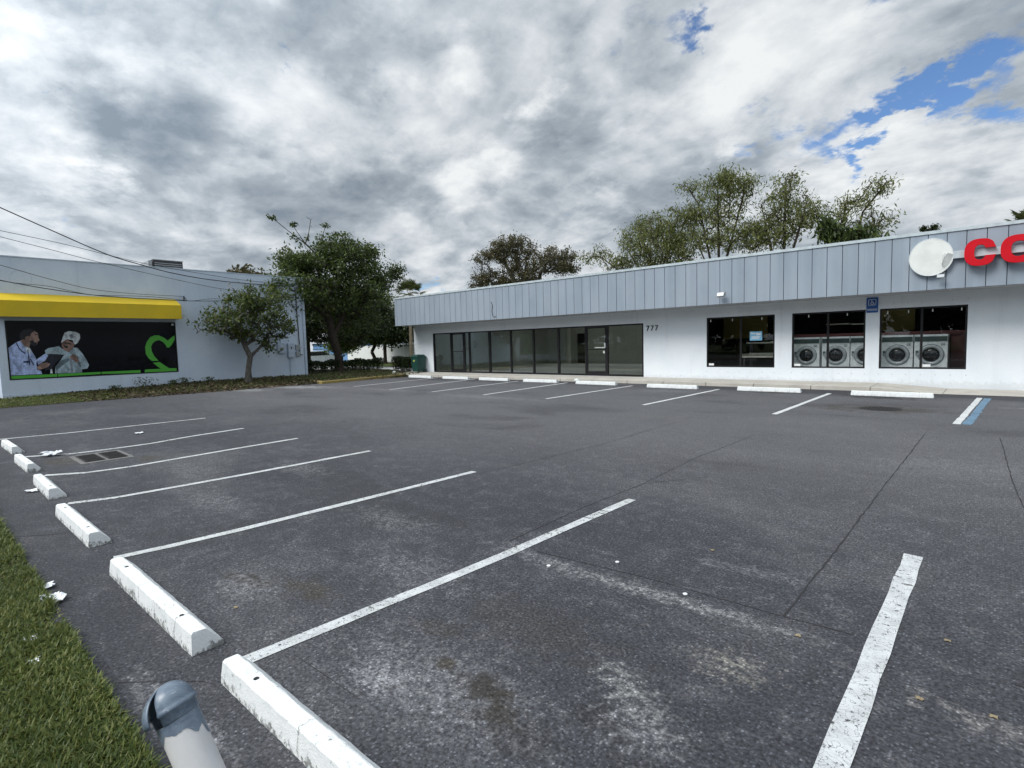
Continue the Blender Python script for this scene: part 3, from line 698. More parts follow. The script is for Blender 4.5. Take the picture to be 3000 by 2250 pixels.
YG = YW + .07
def frame_bar(mb, x0, x1, z0, z1, d0=.02, d1=.13): mb.box(x0, x1, YW + d0, YW + d1, z0, z1)
sf = MB()   # storefront frame: outer rails, then mullions between them
zb, zt = .138, 2.338
frame_bar(sf, -24.148, -10.882, zt - .06, zt); frame_bar(sf, -24.148, -10.882, zb, zb + .08)
mull = [(-24.148,-24.08), (-22.70,-22.60), (-21.66,-21.57), (-21.25,-21.17), (-19.76,-19.65), (-18.25,-18.18), (-16.79,-16.72), (-15.31,-15.21), (-13.77,-13.70), (-12.68,-12.60), (-10.95,-10.882)]
for a, c in mull: frame_bar(sf, a, c, zb + .08, zt - .06)
store = sf.build('storefront_frame', M['black_frame'], shop)
doors = {(1): 'narrow', (8): 'wide'}
for i, ((a, c), (e, g)) in enumerate(zip(mull, mull[1:])):
    if i in doors:
        d = MB(); x0, x1 = c + .004, e - .004; st = .055
        d.box(x0, x0+st, YW+.035, YW+.085, zb+.085, zt-.065); d.box(x1-st, x1, YW+.035, YW+.085, zb+.085, zt-.065)
        d.box(x0+st, x1-st, YW+.035, YW+.085, zb+.085, zb+.20); d.box(x0+st, x1-st, YW+.035, YW+.085, zt-.12, zt-.065); d.box(x0+st, x1-st, YW+.03, YW+.08, 1.27, 1.31)
        dr_ = d.build('door', M['black_frame'], shop)
        MB().box(x0+st, x1-st, YW+.055, YW+.061, zb+.2, 1.27).box(x0+st, x1-st, YW+.055, YW+.061, 1.31, zt-.12).build('door_glass', M['glass'], dr_)
        hx = x1 - .03
        if i == 8:
            MB().box(hx-.02, hx+.02, YW-.03, YW+.034, 1.36, 1.58).build('handle', M['white_metal'], dr_)
            MB().box(x0+.42, x0+.93, YW+.046, YW+.0535, 1.355, 1.395).box(hx-.13, hx-.05, YW+.046, YW+.0535, 1.12, 1.23).build('sticker', M['sign_white'], dr_)
            MB().box(hx-.015, hx+.015, YW-.0, YW+.034, 1.8, 1.9).build('lock', M['metal'], dr_)
        else:
            MB().lathe([(.03, 0), (.03, .03), (0, .03)], Matrix.Translation((hx, YW+.034, 1.5)) @ Matrix.Rotation(R(90), 4, 'X'), 14).build('handle', M['metal'], dr_)
    else:
        MB().box(c + .001, e - .001, YW+.07, YW+.076, zb + .081, zt - .061).build('window_pane', M['glass'], store)
wins = []
for i, (a, c, e, g) in enumerate(HW):
    f = MB(); w = .05; mx = (-7.03, -4.24, -1.77)[i]
    f.box(a+.002, c-.002, YW+.015, YW+.09, e+.002, e+w); f.box(a+.002, c-.002, YW+.015, YW+.09, g-w, g-.002)
    for (p, q) in ((a+.002, a+w), (mx, mx+.06), (c-w, c-.002)): f.box(p, q, YW+.016, YW+.091, e+w, g-w)
    wf = f.build('window', M['black_frame'], shop); wins.append(wf)
    for (p, q) in ((a+w, mx), (mx+.06, c-w)):
        MB().box(p+.001, q-.001, YW+.05, YW+.056, e+w+.001, g-w-.001).build('pane', M['dark_glass'], wf)
    sx = (a+.07, a+.075, mx+.075)[i]
    MB().box(sx, sx + .19, YW+.044, YW+.0485, e+w+.01, e+w+.085).build('sticker', M['pure_white'], wf)
    for cx in ((a+.14, mx-.28, mx+.75), (a+.5, a+1.62), (a+.2, mx-.3, mx+.28, c-.14))[i]:
        MB().box(cx-.012, cx+.012, YW+.04, YW+.0485, g-w-.11, g-w-.03).build('clip', M['sign_white'], wf)
for (a, c, e, g) in HW:
    for k in range(7):
        for zz in (e - .17, g + .16):
            x = a + (c - a)*k/6
            MB().box(x-.009, x+.009, YW-.006, YW+.0, zz-.009, zz+.009).build('shutter_stud', M['metal'], shop)
# interiors
b = MB(); b.box(-25.65,-10.0,YW+.162,32.9,.06,.13); b.build('shop_floor', M['floor_in'], shop)
b = MB(); b.box(-25.66,-25.6,YW+.17,32.9,.131,2.935); b.box(-25.6,-23.0,32.9,32.98,.131,2.935); b.box(-22.3,-16.2,32.9,32.98,.131,2.935); b.box(-16.2,-10.0,32.9,32.98,.131,.5); b.box(-23.0,-22.3,32.9,32.98,2.25,2.935)  # open above its low rear stretch: unseen gap added for daylight
b.box(-10.06,-10.0,YW+.17,32.9,.131,2.935); b.box(-23.35,-23.05,32.2,32.89,.131,2.935); b.build('shop_inner_wall', M['wall_in'], shop)
slab(2.94, 2.998).build('shop_ceiling', M['wall_in'], shop)
b = MB(); b.box(-23.0,-22.3,33.0,33.1,.131,2.25); b.build('doorway_shade', M['crack_hollow'], shop)  # near-black board painting the unlit space beyond the doorway
b = MB(); b.box(-9.95,3,YW+.162,28,.06,.13); b.build('laundry_floor', M['floor_in'], shop)
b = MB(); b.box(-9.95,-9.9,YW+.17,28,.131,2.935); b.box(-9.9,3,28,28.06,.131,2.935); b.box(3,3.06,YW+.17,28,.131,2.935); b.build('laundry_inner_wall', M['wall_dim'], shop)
for bb in ((-9.0,-7.2,24,24.1,1.6,2.6), (-3.6,-2.2,23.4,23.5,1.75,2.6)): MB().box(*bb).build('ochre_panel', M['ochre_in'], shop)
b = MB(); b.box(-5.6,-.2,21.86,21.95,1.58,1.7); b.box(-1.12,-.3,21.9,21.95,.131,1.575); b.build('machine_bulkhead', M['maroon'], shop)
for bb in ((-4.75,-4.0,22.6,23.2,2.02,2.06), (-3.95,-3.1,22.6,23.2,2.0,2.04)): MB().box(*bb).build('shelf', M['laminate'], shop)

# ---- washing machines
def make_washer():
    r = thing('washing_machine', 'x', 'washing machine')
    W, D, Hh = .82, .75, 1.46
    b = MB(); b.box(-W/2, W/2, 0, D, .02, 1.235); b.box(-W/2, W/2, .0, D, 1.24, Hh); b.build('cabinet', M['washer_white'], r, bevel=.012)
    b = MB(); b.box(-W/2+.01, W/2-.01, -.012, -.001, 1.25, 1.40); b.build('control_panel', M['washer_panel'], r)
    Mr = Matrix.Translation((.01, -.001, .84)) @ Matrix.Rotation(R(90), 4, 'X')
    b = MB(); b.lathe([(.315, 0), (.315, .035), (.30, .05), (.225, .055), (.215, .02)], Mr, 48); d = b.build('door', M['washer_ring'], r, smooth=True)
    b = MB(); b.lathe([(.325, .0), (.325, .012), (.316, .014)], Mr, 48); b.build('gasket', M['black_frame'], d)
    b = MB(); b.lathe([(.214, .02), (.19, .045), (.12, .07), (0, .08)], Mr, 40); b.build('door_glass', M['black_glass'], d, smooth=True)
    b = MB(); b.box(-.345, -.295, -.06, -.002, .79, .90); b.build('handle', M['washer_ring'], d)
    b = MB(); b.box(.245, .345, -.016, -.001, 1.12, 1.205); b.build('coin_slot', M['washer_ring'], r)
    b = MB(); b.box(-.37, -.31, -.01, -.001, .82, .97); b.build('instruction_plate', M['washer_panel'], r)
    return r
wp = make_washer()
for i, (x, lab) in enumerate(((-5.01, 'leftmost washing machine, at the left of the middle laundry window'), (-4.115, 'washing machine filling the middle of the middle laundry window'), (-3.27, 'washing machine at the right edge of the middle laundry window, half cut by the wall'), (-2.41, 'left of the two washing machines in the right laundry window'), (-1.56, 'rightmost washing machine, in the right laundry window behind its centre bar'))):
    w_ = wp if i == 0 else copy_tree(wp)
    w_.location = (x, 21.0, .131); w_['label'] = lab; w_['group'] = 'washing machines behind the laundry windows'
tb = thing('folding_table', 'pale laundry folding table with an upturned lip, inside the left laundry window', 'table', (-6.4, 21.3, .13))
b = MB(); b.box(-7.2,-5.5,20.95,21.75,.90,.955); b.box(-7.2,-7.16,20.95,21.75,.957,1.03); b.box(-7.155,-5.5,21.70,21.75,.957,1.05); b.build('tabletop', M['laminate'], tb)
for (x, y) in ((-7.1,21.0),(-5.6,21.0),(-7.1,21.68),(-5.6,21.68)): MB().box(x-.025,x+.025,y-.025,y+.025,.131,.899).build('leg', M['dark_metal'], tb)
cn = thing('counter_shelf', 'thin pale counter board above the folding table, inside the left laundry window', 'shelf', (-6.4, 22.0, .13))
b = MB(); b.box(-7.3,-5.5,21.8,22.3,1.405,1.45); b.build('shelf_board', M['laminate'], cn)
b = MB(); b.box(-7.2,-7.1,21.9,22.2,.131,1.404); b.box(-5.7,-5.6,21.9,22.2,.131,1.404); b.build('support', M['dark_metal'], cn)
b = MB(); b.box(-6.45,-6.25,21.9,22.1,1.451,1.48); tag(b.build('folded_towel', M['laminate']), 'folded cloth on the counter board inside the left laundry window', 'towel')
nt = MB().box(-6.69,-6.27,YW+.042,YW+.0485,1.53,1.85).build('paper_notice', M['notice']); tag(nt, 'light blue paper notice taped inside the left laundry window', 'notice')
b = MB(); 
for (x0, x1, z0, z1) in ((-6.66,-6.50,1.76,1.80),(-6.47,-6.31,1.72,1.80),(-6.63,-6.33,1.66,1.685),(-6.63,-6.36,1.60,1.64)): b.box(x0,x1,YW+.039,YW+.0415,z0,z1)
b.build('printed_line', M['paper'], nt)

# ---- text
def text_mesh(name, s, size, mat, parent, loc, rot, ext=.004, xs=1.0, bold=0.0):
    cu = bpy.data.curves.new('tmp_text', 'FONT'); cu.body = s; cu.size = size; cu.extrude = ext; cu.align_x = 'CENTER'; cu.align_y = 'CENTER'; cu.offset = bold; cu.resolution_u = 3
    to = bpy.data.objects.new('tmp_text', cu); COL.objects.link(to)
    bpy.context.view_layer.update()
    me = bpy.data.meshes.new_from_object(to.evaluated_get(bpy.context.evaluated_depsgraph_get()))
    bpy.data.objects.remove(to); bpy.data.curves.remove(cu)
    me.transform(Matrix.Translation(loc) @ Matrix.Rotation(rot[2], 4, 'Z') @ Matrix.Rotation(rot[0], 4, 'X') @ Matrix.Diagonal((xs, 1, 1, 1)))
    return link_mesh(name, me, mat, parent)
FR = (R(90), 0, 0)
hn = thing('house_number', 'black house number 777 on the white stucco beside the storefront', 'house number', (-10.48, YW, 2.0))
for k in range(3): text_mesh('digit', '7', .29, M['black_digit'], hn, (-10.67 + k*.19, YW - .014, 2.115), FR, .012, .95, .004)

ps = thing('accessible_parking_sign', 'blue accessible parking sign with a wheelchair symbol and the word PARKING on the wall', 'sign', (-2.99, YW, 2.3))
def rrect(x0, x1, z0, z1, r, y, n=6):
    pts = []
    for (cx, cz, a0) in ((x1-r, z1-r, 0), (x0+r, z1-r, 90), (x0+r, z0+r, 180), (x1-r, z0+r, 270)):
        for k in range(n + 1): a = R(a0 + 90*k/n); pts.append((cx + r*math.cos(a), y, cz + r*math.sin(a)))
    return pts
b = MB(); b.prism(rrect(-3.145, -2.835, 2.315, 2.785, .03, YW-.02), (0, .015, 0)); b.build('sign_plate', M['sign_blue'], ps)
yb = YW - .0235
b = MB()
fr_ = rrect(-3.085,-2.895,2.545,2.725,.025,yb); 
for p, q in zip(fr_, fr_[1:] + fr_[:1]): b.tube([p, q], .0055, 5)
b.build('symbol_border', M['pure_white'], ps)
b = MB(); cx, cz = -2.992, 2.615
b.tube([(cx + .038*math.cos(R(a)), yb, cz + .038*math.sin(R(a)) - .012) for a in range(100, 371, 15)], .0058, 5)
b.tube([(cx-.012, yb, cz+.06), (cx-.006, yb, cz+.012), (cx+.034, yb, cz+.010), (cx+.052, yb, cz-.038), (cx+.066, yb, cz-.034)], .0065, 5); b.tube([(cx-.010, yb, cz+.038), (cx+.028, yb, cz+.036)], .0055, 5)
b.lathe([(.0, -.003), (.013, -.002), (.013, .003)], Matrix.Translation((cx-.014, yb, cz+.08)) @ Matrix.Rotation(R(90), 4, 'X'), 12); b.build('wheelchair_symbol', M['pure_white'], ps)
text_mesh('lettering', 'PARKING', .088, M['pure_white'], ps, (-2.99, yb, 2.405), FR, .003, .74, 0)

# round blank sign with a peeled corner
ov = thing('round_sign', 'blank white round sign with a peeling lower right corner on the fascia', 'sign', (-1.45, YF, 3.7))
Mo = Matrix.Translation((-1.46, YF - .005, 3.69)) @ Matrix.Rotation(R(90), 4, 'X') @ Matrix.Diagonal((.97, 1, 1, 1))
b = MB(); b.lathe([(.495, 0), (.495, .115), (.485, .125), (0, .125)], Mo, 56); b.build('sign_face', M['sign_white'], ov)
b = MB(); b.tube([Mo @ Vector((.493*math.cos(a), .493*math.sin(a), .118)) for a in np.linspace(0, 2*math.pi, 57)], .012, 6); b.build('rim', M['white_metal'], ov)
yo = YF - .132
fl = [(-1.20, yo, 3.81), (-1.13, yo-.05, 3.74), (-.99, yo-.005, 3.715), (-1.02, yo, 3.55), (-1.09, yo, 3.44), (-1.17, yo, 3.36), (-1.20, yo-.02, 3.45), (-1.215, yo-.03, 3.58)]
b = MB(); b.prism(fl, (0, .004, 0)); b.build('shaded_peel', M['film_shade'], ov)  # grey tone paints the shadow under the white curl
b = MB(); b.prism([(-1.20, yo-.004, 3.81), (-1.10, yo-.06, 3.76), (-1.00, yo-.008, 3.72), (-1.10, yo-.035, 3.71), (-1.17, yo-.045, 3.64), (-1.215, yo-.04, 3.50), (-1.19, yo-.006, 3.36), (-1.235, yo-.004, 3.52)], (0, .003, 0)); b.build('curled_film', M['sign_white'], ov)

# red sign letters on a raceway
ls = thing('letter_sign', 'red channel letters CO on a grey raceway, mounted on the fascia', 'sign', (-.2, YF, 3.6))
b = MB(); b.box(-1.0, 3.2, YF - .13, YF - .005, 3.60, 3.79); b.build('raceway', M['cap'], ls, bevel=.006)
def ringletter(cx, cz, rx, rz, tx, tz, gap, n=44, e=2.5):
    sg = lambda v, p: math.copysign(abs(v)**p, v)
    a0, a1 = (R(gap), R(360 - gap)) if gap else (0, 2*math.pi)
    out = []; inn = []
    for k in range(n + 1):
        a = a0 + (a1 - a0)*k/n
        out.append((cx + rx*sg(math.cos(a), 2/e), cz + rz*sg(math.sin(a), 2/e))); inn.append((cx + (rx-tx)*sg(math.cos(a), 2/e), cz + (rz-tz)*sg(math.sin(a), 2/e)))
    if gap:
        x = cx + rx*.99
        out[0] = (x, cz + rz*.30); out[-1] = (x, cz - rz*.26); inn[0] = (cx + (rx-tx)*.90, cz + rz*.30); inn[-1] = (cx + (rx-tx)*.90, cz - rz*.26)
    mb = MB(); y0, y1 = YF - .25, YF - .132; m = n + 1; vs = []
    for (o_, i_) in zip(out, inn): vs += [(o_[0], y0, o_[1]), (i_[0], y0, i_[1]), (o_[0], y1, o_[1]), (i_[0], y1, i_[1])]
    fs = []
    for k in range(n):
        p, q = 4*k, 4*(k+1); fs += [(p, p+1, q+1, q), (p+2, q+2, q+3, p+3), (p, q, q+2, p+2), (p+1, p+3, q+3, q+1)]
    if gap: fs += [(0, 2, 3, 1), (4*n, 4*n+1, 4*n+3, 4*n+2)]
    return mb.add(vs, fs)
ringletter(-.44, 3.69, .315, .345, .20, .155, 34).build('letter', M['red'], ls)
ringletter(.30, 3.69, .345, .345, .20, .155, 0).build('letter', M['red'], ls)

def flood(x, z, label, sc=1.0, lens='sign_white'):
    r = thing('floodlight', label, 'floodlight', (x, YF, z), 'small floodlights on the fascia')
    b = MB(); b.box(x-.05, x+.05, YF-.03, YF-.002, z+.02, z+.13); b.tube([(x, YF-.03, z+.07), (x-.02, YF-.16, z+.05)], .012, 8); b.build('bracket', M['soffit'], r)
    Mx = Matrix.Translation((x-.03, YF-.2, z)) @ Matrix.Rotation(R(-28), 4, 'X') @ Matrix.Scale(sc, 4)
    b = MB(); b.box(-.12, .12, -.04, .03, -.075, .075); b.v = [tuple(Mx @ Vector(p)) for p in b.v]; b.build('housing', M['metal'], r, bevel=.006)
    b = MB(); b.box(-.105, .105, -.047, -.0415, -.06, .06); b.v = [tuple(Mx @ Vector(p)) for p in b.v]; b.build('lens', M[lens], r)
flood(-7.12, 3.12, 'small white floodlight on the plain stretch of fascia above the left laundry window')
flood(-1.2, 3.15, 'small grey floodlight half under the round sign', .68, 'metal')

# ---- left building
XL = -28.0
lb = thing('clinic_building', 'blue grey windowless side wall building with a yellow awning over a picture window', 'building', (-36, 8.5, 0))
HM = (2.70, 8.43, .76, 3.02)
YA, YB, ZR = 2.47, 14.66, 5.42
b = MB(); wall_holes(b, YA, YB, .2, ZR, [HM], .2, lambda u, d, z: (XL - d, u, z)); b.box(-46, XL-.201, YA, YA+.2, -.1, ZR); b.box(-46, XL-.201, YB-.2, YB, -.1, ZR); b.box(-46, -45.8, YA+.2, YB-.2, -.1, ZR)
b.build('wall', M['blue_wall'], lb)
b = MB(); b.box(XL-.2, XL+.025, YA-.01, YB+.02, -.1, .2); b.build('plinth', M['blue_wall'], lb)
b = MB(); b.box(-46, XL-.203, YA+.2, YB-.2, ZR-.5, ZR-.42); b.build('roof', M['roof'], lb)
b = MB(); b.box(-46, XL+.02, YA-.02, YA+.2, ZR, ZR+.04); b.box(XL-.2, XL+.02, YA+.201, YB, ZR, ZR+.04); b.build('parapet_cap', M['box_grey'], lb)
b = MB(); b.box(XL+.002, XL+.09, YB-.14, YB-.02, .2, 5.3); b.build('downpipe', M['box_grey'], lb)
# faint round repainted mark
b = MB(); b.tube([(XL+.003, 3.28 + .32*math.cos(a), 4.63 + .3*math.sin(a)) for a in np.linspace(0, 2*math.pi, 40)], .006, 4); b.build('faint_emblem_outline', M['box_grey'], lb)
# awning
aw = MB(); y0, y1 = 2.5, 8.48; xo = XL + .78
pr = [(XL+.003, 4.05), (xo, 3.73), (xo, 3.13), (xo-.03, 3.13), (xo-.03, 3.70), (XL+.003, 4.01)]
aw.prism([(x, y0, z) for x, z in pr], (0, y1 - y0, 0))
for y in (y0 + .002, y1 - .022): aw.prism([(XL+.004, y, 4.005), (xo-.032, y, 3.69), (xo-.032, y, 3.14), (XL+.004, y, 3.14)], (0, .02, 0))
awn = aw.build('awning', M['yellow'], lb)
b = MB(); 
for y in np.linspace(y0+.1, y1-.1, 6): b.tube([(XL+.02, y, 3.16), (xo-.05, y, 3.16)], .014, 6)
b.build('awning_frame', M['metal'], awn)
# picture window
b = MB(); w = .045
for (a, c, e, g) in ((HM[0], HM[1], HM[2], HM[2]+w), (HM[0], HM[1], HM[3]-w, HM[3]), (HM[0], HM[0]+w, HM[2]+w, HM[3]-w), (HM[1]-w, HM[1], HM[2]+w, HM[3]-w)): b.box(XL-.09, XL+.012, a+.002, c-.002, e+.002 if e == HM[2] else e, g-.002 if g == HM[3] else g)
mw = b.build('picture_window', M['black_frame'], lb)
b = MB(); b.box(XL-.04, XL-.03, HM[0]+w, HM[1]-w, HM[2]+w, HM[3]-w); b.build('window_pane', M['mural'], mw)
MURAL = {     'coat': [(2.75, 1.99), (2.99, 2.2), (3.1, 2.25), (3.36, 1.98), (3.48, 1.67), (3.55, 1.47), (3.51, 1.37), (3.52, 1.13), (3.64, 1.06), (3.66, 0.94), (2.75, 0.94), (2.75, 1.3)],
    'arm': [(3.54, 1.53), (3.79, 1.73), (3.89, 1.68), (3.93, 1.59), (3.83, 1.49), (3.64, 1.36), (3.56, 1.31)],
    'collar': [(3.22, 1.98), (3.36, 1.98), (3.4, 1.81), (3.3, 1.74)],
    'neck': [(3.1, 2.26), (3.27, 2.36), (3.38, 2.11), (3.35, 1.98), (3.22, 2.03)],
    'face': [(3.4, 2.59), (3.54, 2.63), (3.64, 2.54), (3.64, 2.39), (3.67, 2.26), (3.62, 2.22), (3.57, 2.07), (3.49, 2.06), (3.38, 2.13), (3.34, 2.24), (3.27, 2.29), (3.26, 2.41), (3.35, 2.44)],
    'beard': [(3.38, 2.23), (3.46, 2.28), (3.51, 2.2), (3.58, 2.17), (3.57, 2.07), (3.5, 2.05), (3.4, 2.09)],
    'hair': [(3.12, 2.54), (3.22, 2.66), (3.41, 2.71), (3.55, 2.67), (3.53, 2.61), (3.44, 2.54), (3.39, 2.41), (3.31, 2.45), (3.25, 2.39), (3.24, 2.29), (3.12, 2.3), (3.08, 2.43)],
    'brow': [(3.55, 2.51), (3.63, 2.5), (3.63, 2.47), (3.55, 2.48)],
    'steth': [(2.97, 2.17), (3.0, 2.18), (3.06, 1.98), (3.13, 1.88), (3.23, 1.78), (3.2, 1.74), (3.11, 1.84), (3.03, 1.96)],
    'steth2': [(3.28, 1.91), (3.31, 1.91), (3.32, 1.61), (3.33, 1.32), (3.3, 1.31), (3.29, 1.61)],
    'steth3': [(3.33, 1.54), (3.36, 1.55), (3.45, 1.31), (3.42, 1.29)],
    'badge': [(3.14, 1.47), (3.34, 1.48), (3.33, 1.39), (3.14, 1.41)],
    'hand': [(3.52, 1.23), (3.66, 1.36), (3.82, 1.39), (3.93, 1.33), (3.86, 1.22), (3.7, 1.14), (3.54, 1.11)],
    'board': [(3.92, 1.72), (4.37, 1.68), (4.11, 1.38), (3.96, 1.11), (3.75, 1.07), (3.76, 1.42)],
    'sweater': [(3.8, 1.86), (3.91, 1.95), (4.24, 2.02), (4.34, 1.92), (4.52, 1.78), (4.7, 1.96), (4.83, 1.94), (4.96, 1.73), (5.08, 1.47), (5.16, 1.22), (5.09, 1.08), (4.92, 1.07), (4.91, 0.93), (4.05, 0.94), (4.07, 1.17), (4.39, 1.68), (4.0, 1.72), (3.82, 1.71)],
    'sleeve': [(4.07, 1.2), (4.25, 1.44), (4.53, 1.55), (4.56, 1.46), (4.29, 1.23), (4.1, 1.05)],
    'fold': [(4.82, 1.49), (4.88, 1.34), (4.89, 1.13), (4.85, 1.17), (4.79, 1.31)],
    'wface': [(4.34, 2.16), (4.4, 2.26), (4.52, 2.28), (4.71, 2.14), (4.74, 2.05), (4.67, 1.91), (4.54, 1.77), (4.4, 1.85), (4.33, 2.01)],
    'mouth': [(4.39, 2.06), (4.47, 2.02), (4.53, 2.02), (4.51, 1.94), (4.43, 1.96)],
    'eyes': [(4.39, 2.18), (4.57, 2.15), (4.65, 2.1), (4.63, 2.08), (4.49, 2.12), (4.39, 2.15)],
    'whair': [(4.41, 2.44), (4.46, 2.56), (4.6, 2.62), (4.82, 2.59), (4.94, 2.5), (4.94, 2.33), (4.86, 2.15), (4.76, 2.08), (4.71, 2.14), (4.69, 2.26), (4.55, 2.29), (4.47, 2.28), (4.4, 2.21), (4.32, 2.15), (4.34, 2.23)],
    'whshade': [(4.59, 2.47), (4.7, 2.51), (4.73, 2.36), (4.64, 2.3)],
    'whands': [(4.56, 1.6), (4.68, 1.7), (4.81, 1.59), (4.84, 1.41), (4.79, 1.31), (4.69, 1.42), (4.58, 1.49)],
    'cane': [(4.54, 1.5), (4.61, 1.52), (4.63, 0.92), (4.56, 0.91)],
    'bottle': [(3.92, 1.11), (3.97, 1.13), (3.98, 0.95), (3.9, 0.95)],
    'heart': [(8.37, 2.43), (8.24, 2.33), (8.09, 2.19), (7.95, 2.32), (7.75, 2.43), (7.58, 2.43), (7.41, 2.35), (7.27, 2.15), (7.19, 1.91), (7.2, 1.62), (7.29, 1.43), (7.41, 1.3), (7.67, 1.3), (7.52, 1.5), (7.43, 1.73), (7.42, 1.92), (7.48, 2.07), (7.6, 2.18), (7.74, 2.22), (7.89, 2.14), (7.99, 1.99), (8.03, 1.89), (8.12, 1.88), (8.22, 1.98), (8.37, 2.24)],
    'tail': [(7.44, 1.22), (7.71, 1.24), (7.87, 1.1), (8.06, 0.95), (8.36, 0.93), (8.36, 0.8), (7.1, 0.81), (7.12, 0.93), (7.73, 0.94), (7.63, 1.03)],
    'band': [(2.75, 0.92), (4.12, 0.92), (4.11, 0.81), (2.74, 0.8)],
    'band2': [(4.14, 0.92), (5.53, 0.92), (5.52, 0.83), (4.14, 0.81)],
    'band3': [(5.56, 0.92), (6.95, 0.92), (6.95, 0.8), (5.55, 0.83)],
    'tab': [(8.28, 2.96), (8.37, 2.95), (8.36, 2.87), (8.27, 2.87)],
}

LAY = [('coat','coat',0),('arm','coat',1),('collar','white',2),('neck','skin2',3),('face','skin',4),('hair','dark',5),('beard','dark',6),('brow','dark',6),('steth','navy',5),('steth2','navy',5),('steth3','navy',5),('badge','navy',6),
       ('sweater','sweater',0),('board','board',3),('sleeve','sweater_dark',2),('fold','sweater_dark',2),('wface','skin2',3),('mouth','dark',4),('eyes','dark',4),('whair','white',5),('whshade','grey',6),('hand','skin',4),('whands','skin2',5),('cane','grey',6),('bottle','white',6)]
pic = {}
def flat(mb, pts, lay): mb.prism([(XL - .0295 + .0012*lay, y, z) for (y, z) in pts], (.0009, 0, 0))
def picture(name, keys, label):
    root = None
    for (k, c, l) in LAY:
        if k not in keys: continue
        b = MB(); flat(b, MURAL[k], l)
        if root is None:
            root = b.build(name, PRINT[c], mw); root['label'] = label
        else:
            b.build_into = None
            me = bpy.data.meshes.new('tmp'); me.from_pydata(b.v, [], b.f)
            rm = root.data; names = [m_.name for m_ in rm.materials]
            if PRINT[c].name not in names: rm.materials.append(PRINT[c]); names.append(PRINT[c].name)
            ov_ = [tuple(v_.co) for v_ in rm.vertices]; of = [tuple(p.vertices) for p in rm.polygons]; oi = [p.material_index for p in rm.polygons]
            n0 = len(ov_); mats = list(rm.materials)
            nm = bpy.data.meshes.new(name); nm.from_pydata(ov_ + b.v, [], of + [tuple(i + n0 for i in f) for f in b.f])
            for m_ in mats: nm.materials.append(m_)
            nm.polygons.foreach_set('material_index', oi + [names.index(PRINT[c].name)] * len(b.f)); nm.update()
            root.data = nm; bpy.data.meshes.remove(rm); bpy.data.meshes.remove(me)
picture('printed_man', ('coat','arm','collar','neck','face','hair','beard','brow','steth','steth2','steth3','badge','board','hand'), 'printed picture of a bearded man in a white coat holding a clipboard')
picture('printed_woman', ('sweater','sleeve','fold','wface','mouth','eyes','whair','whshade','whands','cane','bottle'), 'printed picture of a smiling white haired woman leaning on a cane')
b = MB()
for k in ('heart', 'tail'): flat(b, MURAL[k], 2)
b.build('green_heart_emblem', M['green'], mw)
b = MB()
for k in ('band', 'band2', 'band3'): flat(b, MURAL[k], 2)
b.build('green_band', M['green'], mw)
b = MB(); flat(b, MURAL['tab'], 2); b.build('corner_tab', M['white_metal'], mw)
# meters and conduits
b = MB(); b.box(XL+.002, XL+.14, 13.04, 13.42, 1.45, 1.98); bx = b.build('meter_box', M['box_grey'], lb, bevel=.01)
b = MB(); b.lathe([(.09, 0), (.09, .06), (.07, .08), (0, .085)], Matrix.Translation((XL+.14, 13.25, 1.7)) @ Matrix.Rotation(R(90), 4, 'Y'), 20); b.build('meter_dial', M['metal'], bx)
b = MB(); b.box(XL+.002, XL+.17, 13.58, 13.91, 1.22, 1.97); bx = b.build('meter_box', M['box_grey'], lb, bevel=.01)
b = MB(); b.box(XL+.171, XL+.176, 13.72, 13.77, 1.66, 1.80); b.build('meter_slot', M['crack_hollow'], bx)
for (z0, z1) in ((1.62, 1.9), (1.28, 1.52)):
    b = MB(); b.box(XL+.002, XL+.12, 14.03, 14.26, z0, z1); b.build('junction_box', M['metal'], lb, bevel=.008)
b = MB(); b.tube([(XL+.06, 13.72, 1.22), (XL+.06, 13.70, .2)], .028, 8); b.tube([(XL+.06, 13.23, 1.98), (XL+.06, 13.22, 2.6)], .025, 8); b.tube([(XL+.05, 13.6, .83), (XL+.09, 13.86, .83)], .012, 6); b.tube([(XL+.07, 13.42, 1.55), (XL+.07, 13.58, 1.55)], .02, 6); b.build('conduit', M['box_grey'], lb)
b = MB(); b.tube([(XL+.10, 14.24, 1.3), (XL+.07, 14.23, 2.6), (XL+.06, 14.2, 3.9), (XL+.05, 14.18, 4.9)], .026, 8); b.tube([(XL+.1, 14.05, 1.72), (XL+.1, 14.35, 1.72)], .014, 6); b.tube([(XL+.1, 14.1, 1.4), (XL+.1, 14.4, 1.34)], .018, 6); b.build('conduit', M['dark_metal'], lb)
b = MB(); b.box(XL+.003, XL+.05, 8.83, 8.87, 4.0, 4.22); b.tube([(XL+.04, 8.85, 4.2), (XL+.12, 8.88, 4.1), (XL+.1, 8.93, 4.02)], .012, 6); b.build('cable_bracket', M['dark_metal'], lb)
hv = thing('rooftop_unit', 'grey air conditioning unit on the roof of the blue grey building', 'air conditioner', (-31, 9, 4.98))
b = MB(); b.box(-32.0,-30.8,8.50,9.80,5.12,6.17); b.build('housing', M['dark_metal'], hv, bevel=.02)
b = MB(); b.box(-32.02,-30.78,8.48,9.82,6.172,6.21); b.build('lid', M['metal'], hv)
b = MB(); 
for k in range(9): b.box(-30.797,-30.785,8.56,9.74,5.3+k*.09,5.33+k*.09)
b.build('louvre', M['metal'], hv)
b = MB(); b.box(-32.0,-30.8,8.3,8.46,4.98,6.12); b.build('side_panel', M['metal'], hv); 
b = MB(); b.box(-32.0,-30.85,8.5,9.8,4.98,5.119); b.build('base_rail', M['metal'], hv)

